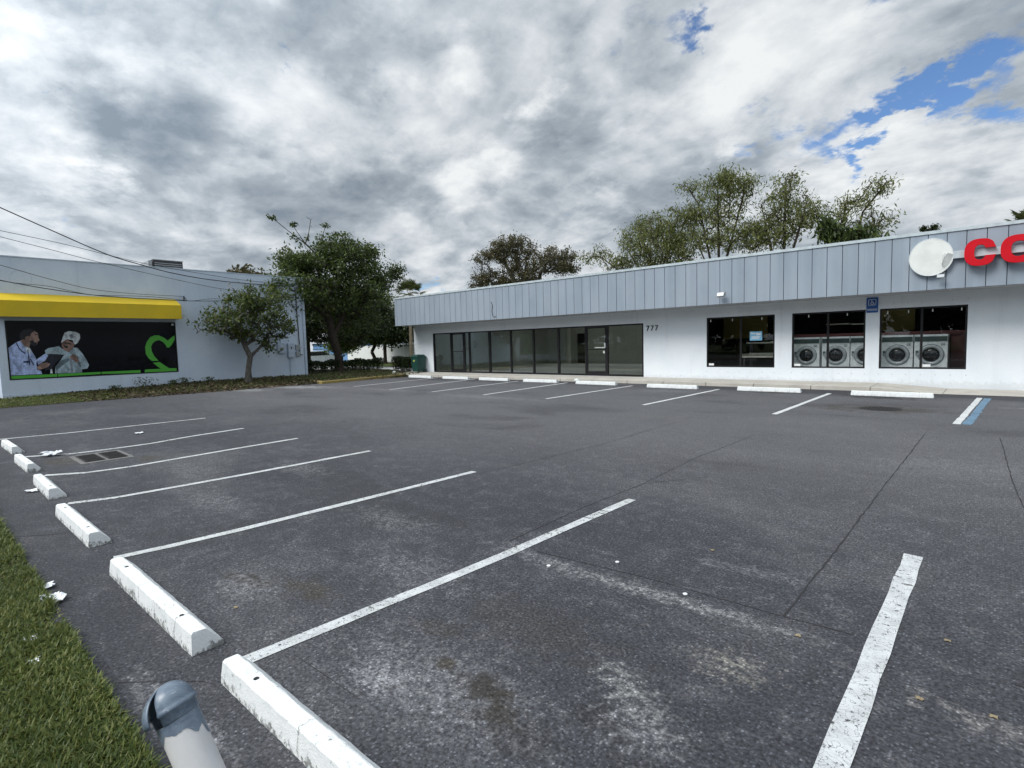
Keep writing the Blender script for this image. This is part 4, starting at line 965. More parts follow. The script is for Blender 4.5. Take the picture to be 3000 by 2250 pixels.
# overhead cables: from a street pole out of frame to the left building
up = thing('utility_pole', 'wooden utility pole by the street left of the lot, carrying the overhead cables', 'utility pole', (-26.2, -7, 0))
b = MB(); b.tube([(-26.2,-7,-.3),(-26.2,-7,11)], [.16,.11], 10); b.build('pole', M['bark_tan'], up)
b = MB(); b.box(-26.3,-26.2+.1,-8.0,-6.0,10.2,10.32); b.build('crossarm', M['bark_tan'], up)
WIRES = [
 ('thick black overhead cable, highest at the left, sweeping down to the wall behind the tree', .020, [(-26.2,-6.9,9.9),(-26.9,2.77,7.0),(-27.1,4.13,6.44),(-27.3,5.97,5.7),(-27.5,7.25,5.4),(-27.6,8.28,5.19),(-27.75,9.85,5.02),(-27.9,11.84,4.96),(-27.97,14.1,4.98)]),
 ('thin overhead cable just below the thick one, reaching the roof edge by the rooftop unit', .010, [(-26.2,-6.9,8.6),(-26.9,2.71,6.18),(-27.1,4.46,5.95),(-27.3,5.97,5.69),(-27.5,7.3,5.49),(-27.7,9.68,5.25),(-27.9,11.73,5.11),(-27.97,14.1,5.08)]),
 ('thin overhead cable third from the top at the left edge, crossing the blank upper wall', .010, [(-26.2,-6.9,8.2),(-26.9,2.7,5.96),(-27.15,4.08,5.7),(-27.4,5.75,5.37),(-27.7,9.62,4.72),(-27.9,10.88,4.6),(-27.97,14.1,4.5)]),
 ('thin cable ending at the small bracket above the awning', .010, [(-26.2,-6.9,7.4),(-26.9,2.63,4.95),(-27.2,4.01,4.58),(-27.5,5.33,4.30),(-27.7,6.91,4.2),(-27.93,8.8,4.2)]),
 ('pair of twisted black cables skimming the top of the yellow awning', .016, [(-26.2,-6.9,6.4),(-26.9,2.59,4.40),(-27.05,3.97,4.18),(-27.08,5.66,4.0),(-27.15,8.41,3.94),(-27.6,9.77,4.0),(-27.9,11.55,4.16),(-27.97,14.1,4.4)])]
for lab, r_, pts in WIRES:
    b = MB(); P = [Vector(p) for p in pts]; q = []
    T = [0.0]
    for i in range(1, len(P)): T.append(T[-1] + (P[i] - P[i-1]).length)
    tg = [(P[min(i+1,len(P)-1)] - P[max(i-1,0)]) / (T[min(i+1,len(P)-1)] - T[max(i-1,0)]) for i in range(len(P))]
    tg[1] = (P[2] - P[1]) / (T[2] - T[1])
    for i in range(len(P) - 1):
        h = T[i+1] - T[i]
        for k in range(8):
            s = k/8; q.append(P[i]*(2*s**3-3*s*s+1) + tg[i]*h*(s**3-2*s*s+s) + P[i+1]*(-2*s**3+3*s*s) + tg[i+1]*h*(s**3-s*s))
    q.append(P[-1]); b.tube(q, r_, 6)
    if 'pair' in lab: b.tube([p + Vector((.02, 0, .05*math.sin(i*.5)+.05)) for i, p in enumerate(q)], .010, 6)
    tag(b.build('overhead_cable', M['cable'], smooth=True), lab, 'cable', 'overhead cables at the left')

# ---------------------------------------------------------------- bin
bn = thing('wheelie_bin', 'dark green wheeled bin with a yellow emblem at the corner of the shop', 'bin', (-25.0, 19.92, .13))
def taper(mb, cx, cy, z0, z1, w0, d0, w1, d1):
    vs = [(cx+sx*w/2, cy+sy*d/2, z) for z, w, d in ((z0,w0,d0),(z1,w1,d1)) for sx, sy in ((-1,-1),(1,-1),(1,1),(-1,1))]
    mb.add(vs, [(3,2,1,0),(4,5,6,7),(0,1,5,4),(1,2,6,5),(2,3,7,6),(3,0,4,7)])
b = MB(); taper(b, -25.0, 19.88, .18, 1.02, .50, .52, .60, .66); b.build('bin_body', M['bin'], bn, bevel=.03)
b = MB(); b.box(-25.315,-24.685,19.52,20.25,1.022,1.055); taper(b, -25.0, 19.88, 1.056, 1.16, .60, .66, .46, .5); b.build('lid', M['bin'], bn, bevel=.02)
b = MB(); b.tube([(-25.25,20.24,1.0),(-24.75,20.24,1.0)], .016, 8); b.build('handle', M['bin'], bn)
for x in (-25.27, -24.73):
    b = MB(); b.tube([(x-.03, 20.13, .23), (x+.03, 20.13, .23)], .10, 18); b.build('wheel', M['dark_metal'], bn)
b = MB(); b.lathe([(.085, 0), (.085, .004), (0, .004)], Matrix.Translation((-25.0, 19.565, .83)) @ Matrix.Rotation(R(84), 4, 'X'), 20); b.build('emblem', M['bin_logo'], bn)

# ---------------------------------------------------------------- beyond the gap
b = MB(); b.box(-55.5,-41.5,34,34.2,-.06,1.76); b.box(-55.52,-41.5,33.97,34.23,1.762,1.82)
tag(b.build('boundary_wall', M['white_wall']), 'stained white boundary wall beyond the hedges, between the two buildings', 'wall')
bh = thing('blue_house', 'small blue outbuilding with a pale roof, seen through the gap left of the big trunk', 'building', (-62, 38, 0))
b = MB(); b.box(-67,-57.5,36,42,-.06,2.3); b.build('wall', M['blue_house'], bh)
b = MB(); b.box(-67.02,-57.48,35.98,36.0,1.55,1.63); b.build('trim', M['dark_metal'], bh)
b = MB(); b.prism([(-67.4,35.6,2.302),(-67.4,42.4,2.302),(-67.4,39,3.3)], (10.3,0,0)); b.build('roof', M['roof_grey'], bh)
b = MB(); b.box(-56.2,-54.6,35,36.4,-.06,1.7); b.box(-56.22,-54.58,34.98,36.42,1.701,1.78); tag(b.build('utility_shed', M['blue_house']), 'narrow blue shed beside the white boundary wall', 'shed')
gh = thing('garage', 'dark grey garage roofline peeking over the white boundary wall', 'building', (-52, 40, 0))
b = MB(); b.box(-56,-47,38,44,-.06,2.3); b.build('wall', M['metal'], gh); b = MB(); b.prism([(-56.4,37.6,2.302),(-56.4,44.4,2.302),(-56.4,41,3.1)], (9.6,0,0)); b.build('roof', M['dark_metal'], gh)
car = thing('parked_car', 'silver car half hidden behind the corner of the blue grey building', 'car', (-46, 24.5, .05))
def carpt(x, y, z): return (-46 + y, 24.6 + x, .05 + z)
prof = [(-2.1,.35),(-2.15,.7),(-1.9,.88),(-1.2,.95),(-.6,1.38),(.8,1.42),(1.5,1.0),(2.05,.92),(2.15,.6),(2.1,.35)]
b = MB(); b.prism([carpt(x, -.85, z) for x, z in prof], (1.7, 0, 0)); b.build('car_body', M['white_metal'], car, bevel=.06)
b = MB(); b.prism([carpt(x, .853, z) for x, z in ((-1.1,.97),(-.58,1.33),(.75,1.36),(1.3,1.0))], (.006,0,0)); b.prism([carpt(-1.215, -.75, .97), carpt(-.64, -.7, 1.36), carpt(-.64, .7, 1.36), carpt(-1.215, .75, .97)], (0,-.01,.01)); b.build('car_window', M['black_glass'], car)
for x in (-1.35, 1.35):
    for y in (-.78, .78):
        b = MB(); b.tube([carpt(x, y-.11, .33), carpt(x, y+.11, .33)], .33, 20); w_ = b.build('wheel', M['dark_metal'], car)
        b = MB(); b.tube([carpt(x, y-.115, .33), carpt(x, y+.115, .33)], .2, 16); b.build('rim', M['metal'], w_)
# ---------------------------------------------------------------- trees
def grow(trunk, blobs, seed, seg=.35, rise=.25):
    """skeleton: trunk polyline, then every target point joins the nearest limb. returns pos, parent, tips"""
    g = np.random.default_rng(seed)
    pos = []; par = []
    for k, line in enumerate(trunk):
        L = [Vector(p) for p in line]
        start = -1 if k == 0 else int(np.argmin([(Vector(p) - L[0]).length for p in pos]))
        prev = start
        for a, b in zip(L, L[1:]):
            n = max(1, int((b - a).length / seg))
            for i in range(0 if prev < 0 else 1, n + 1):
                q = a.lerp(b, i/n); pos.append((q.x, q.y, q.z)); par.append(prev); prev = len(pos) - 1
    base_n = len(pos); P = np.zeros((60000, 3)); P[:base_n] = pos; par = list(par); n = base_n
    zmin = trunk[0][-1][2] * .55 + trunk[0][0][2] * .45
    ok = np.zeros(60000, bool); ok[:base_n] = P[:base_n, 2] >= zmin
    T = []; info = []
    for bi, bl in enumerate(blobs):
        k = bl['n']; d = g.normal(size=(k, 3)); d /= np.linalg.norm(d, axis=1)[:, None]
        r = g.uniform(0, 1, k) ** (1/2.4)
        T.append(np.array(bl['c']) + d * r[:, None] * np.array(bl['r'])); info += [bi] * k
    T = np.concatenate(T); info = np.array(info)
    c0 = np.array(trunk[0][-1]); order = np.argsort(np.linalg.norm(T - c0, axis=1))
    tips = []
    for ti in order:
        t = T[ti]; d = np.linalg.norm(P[:n] - t, axis=1) + .25*np.maximum(0, P[:n, 2] - t[2]) + 1e3*(~ok[:n])
        j = int(np.argmin(d)); a = P[j].copy(); L = np.linalg.norm(t - a)
        m = max(2, int(L/seg)); prev = j
        side = g.normal(size=3) * .07 * L
        for i in range(1, m + 1):
            s = i/m
            q = a + (t - a)*s + side*math.sin(math.pi*s) + np.array([0, 0, rise*L*.35*math.sin(math.pi*s)])
            P[n] = q; ok[n] = True; par.append(prev); prev = n; n += 1
        tips.append((n - 1, int(info[ti]), par[n - 1]))
    return P[:n], np.array(par), tips, base_n

def tree(name, label, cat, trunk, blobs, leafmat, barkmat, r0, seed=1, leaf=(.10, .05), per=60, spread=.28, rtip=.006, up=.5, droop=0.0, group=None, seg=.35, rise=.25, expo=.46, twig=None):
    P, par, tips, bn_ = grow(trunk, blobs, seed, seg, rise)
    g = np.random.default_rng(seed + 100); n = len(P)
    cnt = np.zeros(n); 
    for t, _, _ in tips: cnt[t] += 1
    for i in range(n - 1, 0, -1):
        if par[i] >= 0: cnt[par[i]] += cnt[i]
    rad = rtip * np.maximum(cnt, .6) ** expo; mx = rad[:bn_].max(); 
    if mx > r0: rad = np.where(rad > rtip*2, rtip*2 + (rad - rtip*2) * (r0 - rtip*2) / max(1e-6, mx - rtip*2), rad)
    else: rad[:bn_] = np.maximum(rad[:bn_], 0)
    base = trunk[0][0]; root = thing(name, label, cat, base, group)
    z0 = P[0, 2]; flare = 1 + .55*np.exp(-np.maximum(0, P[:, 2] - z0) / .25); rad[:bn_] *= flare[:bn_]
    ch = np.arange(1, n); ch = ch[par[1:] >= 0]; a = P[par[ch]]; b = P[ch]; d = b - a; d /= (np.linalg.norm(d, axis=1)[:, None] + 1e-9)
    u = np.cross(d, np.array([.31, .94, .12])); u /= (np.linalg.norm(u, axis=1)[:, None] + 1e-9); w = np.cross(d, u)
    ra = np.minimum(rad[par[ch]], rad[ch]*1.6); rb = rad[ch]
    def ring(c, r, k, N): an = 2*np.pi*k/N; return c + r[:, None]*(u*np.cos(an) + w*np.sin(an))
    def limbs(sel, N):
        q = []
        for k in range(N):
            q.append(np.stack([ring(a, ra, k, N)[sel], ring(a, ra, k+1, N)[sel], ring(b, rb, k+1, N)[sel], ring(b, rb, k, N)[sel]], 1))
        return np.concatenate(q).reshape(-1, 3)
    thick = rb > r0 * .22
    mesh_np('trunk', limbs(thick, 9), 4, barkmat, root)
    if (~thick).any(): mesh_np('branches', limbs(~thick, 4), 4, twig or barkmat, root)
    quads = []
    for t, bi, pt in tips:
        bl = blobs[bi]
        if g.uniform() < bl.get('bare', 0): continue
        k = int(per * bl.get('dens', 1) * g.uniform(.5, 1.4)); 
        if k < 1: continue
        s = spread * bl.get('sp', 1)
        c = P[t] + (P[pt] - P[t]) * g.uniform(-.3, 1.6, k)[:, None] + g.normal(size=(k, 3)) * s * np.array([1, 1, .75])
        c[:, 2] -= droop * g.uniform(0, 1, k) * s
        A = g.normal(size=(k, 3)); A[:, 2] -= droop; A /= np.linalg.norm(A, axis=1)[:, None]
        N = g.normal(size=(k, 3)); N[:, 2] = np.abs(N[:, 2]) + up
        B = np.cross(N, A); B /= (np.linalg.norm(B, axis=1)[:, None] + 1e-9)
        sc = g.uniform(.6, 1.3, k)[:, None]; A = A*sc*leaf[0]*.5; B = B*sc*leaf[1]*.5
        quads.append(np.stack([c - A, c - A*.1 + B, c + A, c - A*.1 - B], 1))
    mesh_np('crown', np.concatenate(quads).reshape(-1, 3), 4, leafmat, root)
    return root
def B_(c, r, n, **k): return dict(c=c, r=r, n=n, **k)

tree('street_tree', 'small sparse tree with a forked grey trunk against the blue grey wall', 'tree',
     [[(-26.4,10.85,.1),(-26.4,10.88,.75),(-26.4,11.0,1.35)], [(-26.4,11.0,1.35),(-26.4,10.78,1.9),(-26.4,10.5,2.6)], [(-26.4,11.0,1.35),(-26.4,11.55,1.85),(-26.45,12.0,2.5),(-26.5,12.1,3.1)]],
     [B_((-26.4,10.0,3.0),(1.3,1.15,.7),70, dens=.8), B_((-26.4,11.3,3.4),(1.4,1.5,1.0),110), B_((-26.6,11.9,4.2),(1.2,1.3,.75),60), B_((-26.3,12.5,2.8),(1.0,.8,.6),40), B_((-26.4,9.3,2.9),(.8,.75,.6),34, bare=.8), B_((-26.4,10.3,4.3),(.6,.6,.5),20, bare=.6), B_((-26.3,11.9,1.9),(.4,.4,.35),12), B_((-26.4,11.0,2.4),(.8,1.0,.35),30)],
     M['leaf_mid'], M['bark_mid'], .12, 3, (.17,.085), 19, .17, .012, up=.8, twig=M['bark_grey'])
tree('large_tree', 'tall dark broad leaved tree with a thick trunk, right of the blue grey building', 'tree',
     [[(-29.5,17.5,.2),(-29.45,17.45,1.2),(-29.6,17.2,2.3),(-29.7,17.1,3.4)], [(-29.6,17.2,2.3),(-29.5,17.75,3.3),(-29.6,18.3,4.6)], [(-29.7,17.1,3.4),(-29.8,16.6,4.6),(-30.0,16.8,6.0)], [(-29.7,17.1,3.4),(-29.0,15.6,4.2),(-28.6,14.4,4.7)], [(-30,16.8,6.0),(-30,16.6,7.2),(-30,16.0,7.7),(-30,15.0,8.3),(-30,14.0,8.97)], [(-30,16.0,7.7),(-30,16.25,8.4),(-30,16.4,9.1)], [(-30,16.6,7.2),(-30,17.0,8.1),(-30,17.35,8.9)], [(-30,16.0,7.7),(-30,15.5,8.35),(-30,15.3,8.65)]],
     [B_((-30,17.4,5.2),(3.2,3.9,2.0),330), B_((-30,17.6,6.8),(2.4,3.0,1.0),170, dens=.85), B_((-28.8,14.2,4.7),(1.6,1.9,1.2),130), B_((-30,20.1,5.7),(2.0,1.6,1.6),105, dens=.7), B_((-31,19.2,3.3),(2.0,2.0,1.0),80, dens=.8), B_((-30,15.2,6.6),(1.2,1.2,.7),50), B_((-30,19.5,7.6),(1.2,1.3,.6),50),
      B_((-30,17.7,7.9),(1.2,1.0,.6),36, dens=.7), B_((-30,14.1,8.9),(.15,.25,.15),4, dens=.3, sp=.4), B_((-30,17.3,8.85),(.15,.2,.15),4, dens=.35, sp=.4), B_((-30,15.3,8.65),(.15,.15,.15),3, dens=.4, sp=.4), B_((-30,15.4,8.0),(.4,.8,.3),10, bare=.5, dens=.3, sp=.4), B_((-30,18.2,8.35),(.6,1.0,.3),14, bare=.3, dens=.4, sp=.5), B_((-30,16.3,8.9),(.2,.4,.4),5, bare=1), B_((-30,22.0,6.4),(.8,.6,.7),24), B_((-28.6,13.2,4.9),(.8,.6,.6),24)],
     M['leaf_big'], M['bark_dark'], .34, 5, (.20,.10), 36, .23, .010, up=.8, twig=M['bark_mid'])
tree('background_tree', 'dense dark tree behind the large trunk, filling the gap to the left of it', 'tree', [[(-38,20.0,0),(-38,20.0,2.4)]],
     [B_((-38,20.5,4.3),(2.5,4.5,2.4),260), B_((-37.5,18.5,3.3),(2,2.5,1.2),90), B_((-38,24.5,4.2),(2.5,2.5,2.4),120)], M['leaf_dark'], M['bark_dark'], .2, 8, (.30,.16), 40, .34, .012)
tree('background_tree', 'dark shaggy tree behind the hedge gap beside the palm trunk', 'tree', [[(-44,31.0,0),(-44,31.0,2.2)]],
     [B_((-44,31,3.6),(2.8,2.6,1.9),180), B_((-42,32.5,3.4),(2.2,2.2,1.3),90)], M['leaf_dark'], M['bark_dark'], .2, 9, (.34,.18), 36, .36, .012)
tree('background_tree', 'lighter green tree with a leaning trunk before the white boundary wall', 'tree', [[(-46.2,31.6,0),(-46.5,31.2,1.2),(-46.0,31.5,2.2)]],
     [B_((-46,31.5,4.6),(2.4,3.4,2.6),230), B_((-46,29.5,2.9),(1.8,1.6,.8),60)], M['leaf_light'], M['bark_dark'], .22, 10, (.30,.16), 38, .32, .012)
tree('background_tree', 'dark tree behind the roof of the blue grey building, its top just showing', 'tree', [[(-47,20,0),(-47,20,4.5)]],
     [B_((-47,19.8,6.9),(2,2.2,1.5),110)], M['leaf_oak'], M['bark_dark'], .2, 12, (.34,.2), 40, .3, .012)
tree('background_tree', 'small bushy tree between the trunk of the large tree and the blue outbuilding', 'tree', [[(-40,23.6,0),(-40,23.6,1)]],
     [B_((-40,24.2,1.9),(1.2,1.5,.8),70)], M['leaf_light'], M['bark_dark'], .08, 13, (.22,.12), 36, .26, .008)

tree('oak_tree', 'broad brownish oak with a rounded crown behind the left half of the shop roof', 'tree',
     [[(-41.5,48,0),(-41.5,48,5.5),(-41.8,48,8.2)], [(-41.8,48,8.2),(-43,48,10.2),(-44,48,11.6)], [(-41.8,48,8.2),(-40,48,9.4),(-38,48,10.2)]],
     [B_((-42.6,48,12.5),(3.4,3,1.7),230), B_((-36.6,48,10.5),(3.1,2.6,1.5),180), B_((-46.0,48,12.0),(2.0,2,1.1),75, bare=.25), B_((-47.0,48,9.9),(1.8,2,1.1),70), B_((-41.5,48,10.2),(2.8,2.5,1.0),90), B_((-48.0,48,8.7),(1.2,1.4,.6),30), B_((-34.2,48,9.5),(1.2,1.3,.7),40), B_((-41,48,9.0),(3.5,2,.8),70), B_((-45,48,9.0),(2,2,.8),40)],
     M['leaf_oak'], M['bark_mid'], .42, 15, (.22,.12), 27, .28, .027, seg=.5, rise=.4)
def feathery(label, x, y, stems, blobs, seed):
    tr = [[(x, y, 0), (x, y, 2.2)]] + [[(x, y, 2.2)] + s for s in stems]
    tree('feathery_tree', label, 'tree', tr, blobs, M['leaf_bamboo'], M['bark_dark'], .13, seed, (.25,.065), 30, .27, .013, up=.2, droop=.9, group='feathery trees behind the shop', seg=.5, rise=.5)
feathery('leftmost feathery thin leaved tree behind the shop roof, with a low branch reaching left', -18.5, 36, [[(-18.6,36,5.5),(-19.2,36,8.8)], [(-19.5,36,5.5),(-22.5,36,7.8)], [(-18,36,6),(-16.8,36,9.8)], [(-18.3,36,5),(-20.5,36,8.2)]],
     [B_((-18.6,36,8.8),(2.4,2.2,1.6),150, dens=1.2), B_((-23.2,36,8.2),(1.8,1.2,.6),38, dens=.6), B_((-21,36,7.4),(1.5,1.2,.8),50), B_((-16.4,36,10.0),(1.3,1.2,.8),55, dens=.8), B_((-17.5,36,7.2),(2.5,1.5,1),60), B_((-16.4,36,8.4),(1.2,1.2,1.2),50), B_((-18.9,36,10.0),(1.2,1.0,.6),36, dens=.7)], 31)
feathery('tallest feathery thin leaved tree behind the middle of the shop roof', -13.8, 36, [[(-13.8,36,6),(-13.9,36,11.4)], [(-14.2,36,6),(-15.2,36,10.6),(-16,36,11.9)], [(-13.4,36,6.5),(-12.2,36,10.8)], [(-14.4,36,6),(-15.6,36,8.8)]],
     [B_((-13.6,36,10.6),(1.6,1.5,1.6),100), B_((-15.9,36,11.8),(.9,.7,.5),22, dens=.6), B_((-13.4,36,12.0),(.9,.8,.5),30), B_((-12.0,36,11.2),(.8,.8,.8),26, dens=.8), B_((-14,36,8.4),(2.2,1.8,1.2),90), B_((-15.4,36,9.9),(.9,.9,1.0),36, dens=.7)], 32)
feathery('feathery thin leaved tree right of the tallest one behind the shop roof', -10.0, 36, [[(-9.9,36,6),(-9.8,36,10.6)], [(-10.4,36,6),(-11.2,36,9.8)], [(-9.6,36,6),(-8.6,36,9.6)]],
     [B_((-9.9,36,9.8),(1.6,1.4,1.2),80, dens=.7), B_((-10.6,36,8.2),(1.7,1.5,1.1),80, dens=1.1), B_((-8.5,36,8.9),(1.0,1.2,1.1),45, dens=.7), B_((-9.8,36,11.0),(.9,.8,.4),22, dens=.6), B_((-11.8,36,8.0),(1.0,1.2,1.0),44)], 33)
feathery('sparse feathery tree leaning right above the dark leaved tree behind the shop', -7.0, 37, [[(-6.6,37,6),(-6.0,37,8.6),(-4.9,37,10.0)], [(-7.0,37,6.5),(-6.9,37,9.0)]],
     [B_((-6.7,37,9.0),(1.3,1.2,.7),46, dens=.7), B_((-5.2,37,9.9),(1.0,.9,.5),26, dens=.6), B_((-5.0,37,8.0),(.7,.8,.7),18, dens=.5), B_((-6.2,37,7.8),(1.2,1,.7),30, dens=.6)], 34)
tree('umbrella_tree', 'dark glossy broad leaved tree low behind the shop roof, under the leaning feathery tree', 'tree', [[(-6.6,35,0),(-6.6,35,5)]],
     [B_((-7.2,35,7.6),(.6,.8,.7),26), B_((-5.9,35,7.1),(.8,.9,.5),24), B_((-4.9,35,6.6),(.7,.8,.5),18), B_((-6.6,35,6.2),(1.6,1,.7),26)], M['leaf_umbrella'], M['bark_dark'], .14, 36, (.40,.12), 30, .20, .012, up=.9, droop=1.4)
for k, (x, s, lab) in enumerate(((-3.85, .0, 'left one of two tiny flat treetops over the roof by the round sign'), (-3.38, .03, 'right one of two tiny flat treetops over the roof by the round sign'))):
    tree('distant_tree', lab, 'tree', [[(x,45,0),(x,45,7.6+s)]], [B_((x,45,8.2+s),(.2,.2,.25),16), B_((x,45,8.45+s),(.16,.16,.05),6)], M['leaf_dark'], M['bark_dark'], .06, 60 + k, (.20,.08), 16, .08, .008, group='tiny tree tops over the shop roof', up=1.5)

def palm(name, label, x, y, h, lean, rc, seed, nf=26, rt=.13):
    g = random.Random(seed); root = thing(name, label, 'palm tree', (x, y, 0))
    top = Vector((x + lean, y, h)); b = MB(); b.tube([(x,y,-.1),(x+lean*.2,y,h*.4),(x+lean,y,h)], [rt*1.15, rt, rt*.95], 12); b.build('trunk', M['bark_tan'], root)
    vs = []
    for k in range(nf):
        a = 2*math.pi*(k*.381966 % 1); el = R(80 - 120*(k/nf) + g.uniform(-8, 8)); d = Vector((math.cos(a)*math.cos(el), math.sin(a)*math.cos(el), math.sin(el)))
        L = rc*g.uniform(.45, .6); hub = top + d*L; s = d.cross(Vector((0,0,1)))
        s = s.normalized() if s.length > .05 else Vector((1,0,0)); u = s.cross(d)
        vs += [top - s*.012, top + s*.012, hub + s*.01, hub - s*.01]
        for i in range(15):
            t = R(-95 + 190*i/14); q = (d*math.cos(t) + s*math.sin(t)).normalized(); ln = rc*g.uniform(.42, .56)*(1 - .25*abs(t)/1.6)
            e = hub + q*ln + Vector((0,0,-.28*ln)) + u*.05; m_ = hub + q*ln*.55 + Vector((0,0,-.04*ln)); n_ = q.cross(u).normalized()*.045
            vs += [hub, m_ + n_, e, m_ - n_]
    mesh_np('fronds', np.array([tuple(p) for p in vs]), 4, M['leaf_palm'], root); return root
palm('palm_tree', 'fan palm with a slim pale trunk at the left end of the shop fascia', -34.8, 27, 5.45, .1, 1.75, 3, nf=34)
palm('palm_tree', 'palm whose frond tips just show over the roof edge at the far right', .95, 40, 6.9, .1, 1.5, 5)

def hedge(label, pts, wd, ht, z0, n, seed, gap=.0):
    g = np.random.default_rng(seed); P = [Vector((p[0], p[1], 0)) for p in pts]; lens = [(b - a).length for a, b in zip(P, P[1:])]; tot = sum(lens)
    root = thing('hedge', label, 'hedge', (pts[0][0], pts[0][1], z0)); c = np.zeros((n, 3)); st = MB(); s_ = g.uniform(0, tot, n)
    for i, s in enumerate(s_):
        k = 0
        while s > lens[k] and k < len(lens) - 1: s -= lens[k]; k += 1
        d = (P[k+1] - P[k]).normalized(); q = P[k] + d*s; w = Vector((-d.y, d.x, 0)); o = g.uniform(-.5, .5)*wd
        hh = ht*(1 + .07*math.sin(s_[i]*4.1) + .05*math.sin(s_[i]*9.3)); zz = hh*(1 - abs(g.normal())*.34) if g.uniform() < .75 else hh*g.uniform(.15, 1)
        c[i] = (q.x + w.x*o, q.y + w.y*o, z0 + max(.05, zz))
        if i % 90 == 0: st.tube([(q.x, q.y, z0 - .05), (q.x + w.x*o*.5, q.y + w.y*o*.5, z0 + hh*.5), (c[i][0], c[i][1], z0 + hh*.85)], [.014, .009, .005], 5)
    st.build('stems', M['bark_dark'], root)
    A = g.normal(size=(n, 3)); A /= np.linalg.norm(A, axis=1)[:, None]; N = g.normal(size=(n, 3)); N[:, 2] += .6; B = np.cross(N, A); B /= np.linalg.norm(B, axis=1)[:, None]; sc = g.uniform(.6, 1.2, n)[:, None]
    A *= .055*sc; B *= .032*sc
    mesh_np('leaves', np.stack([c - A, c + B, c + A, c - B], 1).reshape(-1, 3), 4, M['leaf_dark'], root)
hedge('clipped leafy hedge running behind the large trunk, from the wall corner to the gap', [(-29.6,15.3),(-29.5,20.5)], .75, .72, .2, 6500, 3)
hedge('short clipped hedge between the path and the green bin', [(-28.3,20.7),(-26.5,20.6)], .7, .85, .12, 3200, 4)

for k, (y, h, lab) in enumerate(((7.0, .42, 'tallest weed sprouting at the foot of the blue grey wall, below the green heart'), (8.1, .2, 'small weed at the wall foot right of the tallest weed'), (8.6, .26, 'bushy weed at the wall foot between the tallest weed and the street tree'), (5.9, .16, 'low weed at the wall foot below the green band'), (9.6, .2, 'weed at the wall foot just left of the street tree'))):
    g = np.random.default_rng(70 + k); root = thing('weed', lab, 'weed', (-27.75, y, .2), 'weeds along the wall foot'); n = 60
    z0 = float(bedz(np.array(-27.75), np.array(y))); b = MB()
    for i in range(5): a = i*1.3; b.tube([(-27.75, y, z0 - .02), (-27.75 + .12*math.cos(a)*h/.3, y + .2*math.sin(a)*h/.3, z0 + h*.8)], [.008, .004], 5)
    b.build('stems', M['bark_dark'], root)
    c = np.stack([-27.75 + g.normal(size=n)*.11*h/.3, y + g.normal(size=n)*.18*h/.3, z0 + g.uniform(.15, 1.05, n)*h], 1)
    A = g.normal(size=(n, 3)); A[:, 2] += .6; A /= np.linalg.norm(A, axis=1)[:, None]; B = np.cross(A, g.normal(size=(n, 3))); B /= np.linalg.norm(B, axis=1)[:, None]
    A *= .06; B *= .02
    mesh_np('leaves', np.stack([c - A, c + B, c + A, c - B], 1).reshape(-1, 3), 4, M['leaf_mid'], root)

# across the street behind the viewpoint: what the shop windows reflect
WHERE = ['far left end', 'second from the far left end', 'third from the far left end', 'fourth from the far left end', 'straight behind the left lot corner', 'nearest the bollard', 'straight behind the viewpoint', 'right end']
for k, (x, h) in enumerate(((-62,9),(-50,11),(-39,9.5),(-28,11.5),(-17,10),(-6,11),(6,10),(17,11))):
    tree('street_side_tree', 'dark tree of the row across the street, ' + WHERE[k], 'tree', [[(x,-24,0),(x,-24,h*.35)]], [B_((x,-24,h*.58),(6.0,3,h*.40),90), B_((x+4,-25,h*.28),(4.5,2,h*.26),50)], M['leaf_dark'], M['bark_dark'], .3, 200 + k, (1.1,.7), 26, .8, .03, group='trees across the street', seg=.9)
EXPOSURE = 0.12; SKY_STRENGTH = .11; CLOUD_STRENGTH = .88; GLOW = 1.2; RELIEF = 1.4; BILLOW = .6; SUN_ENERGY = 2.4
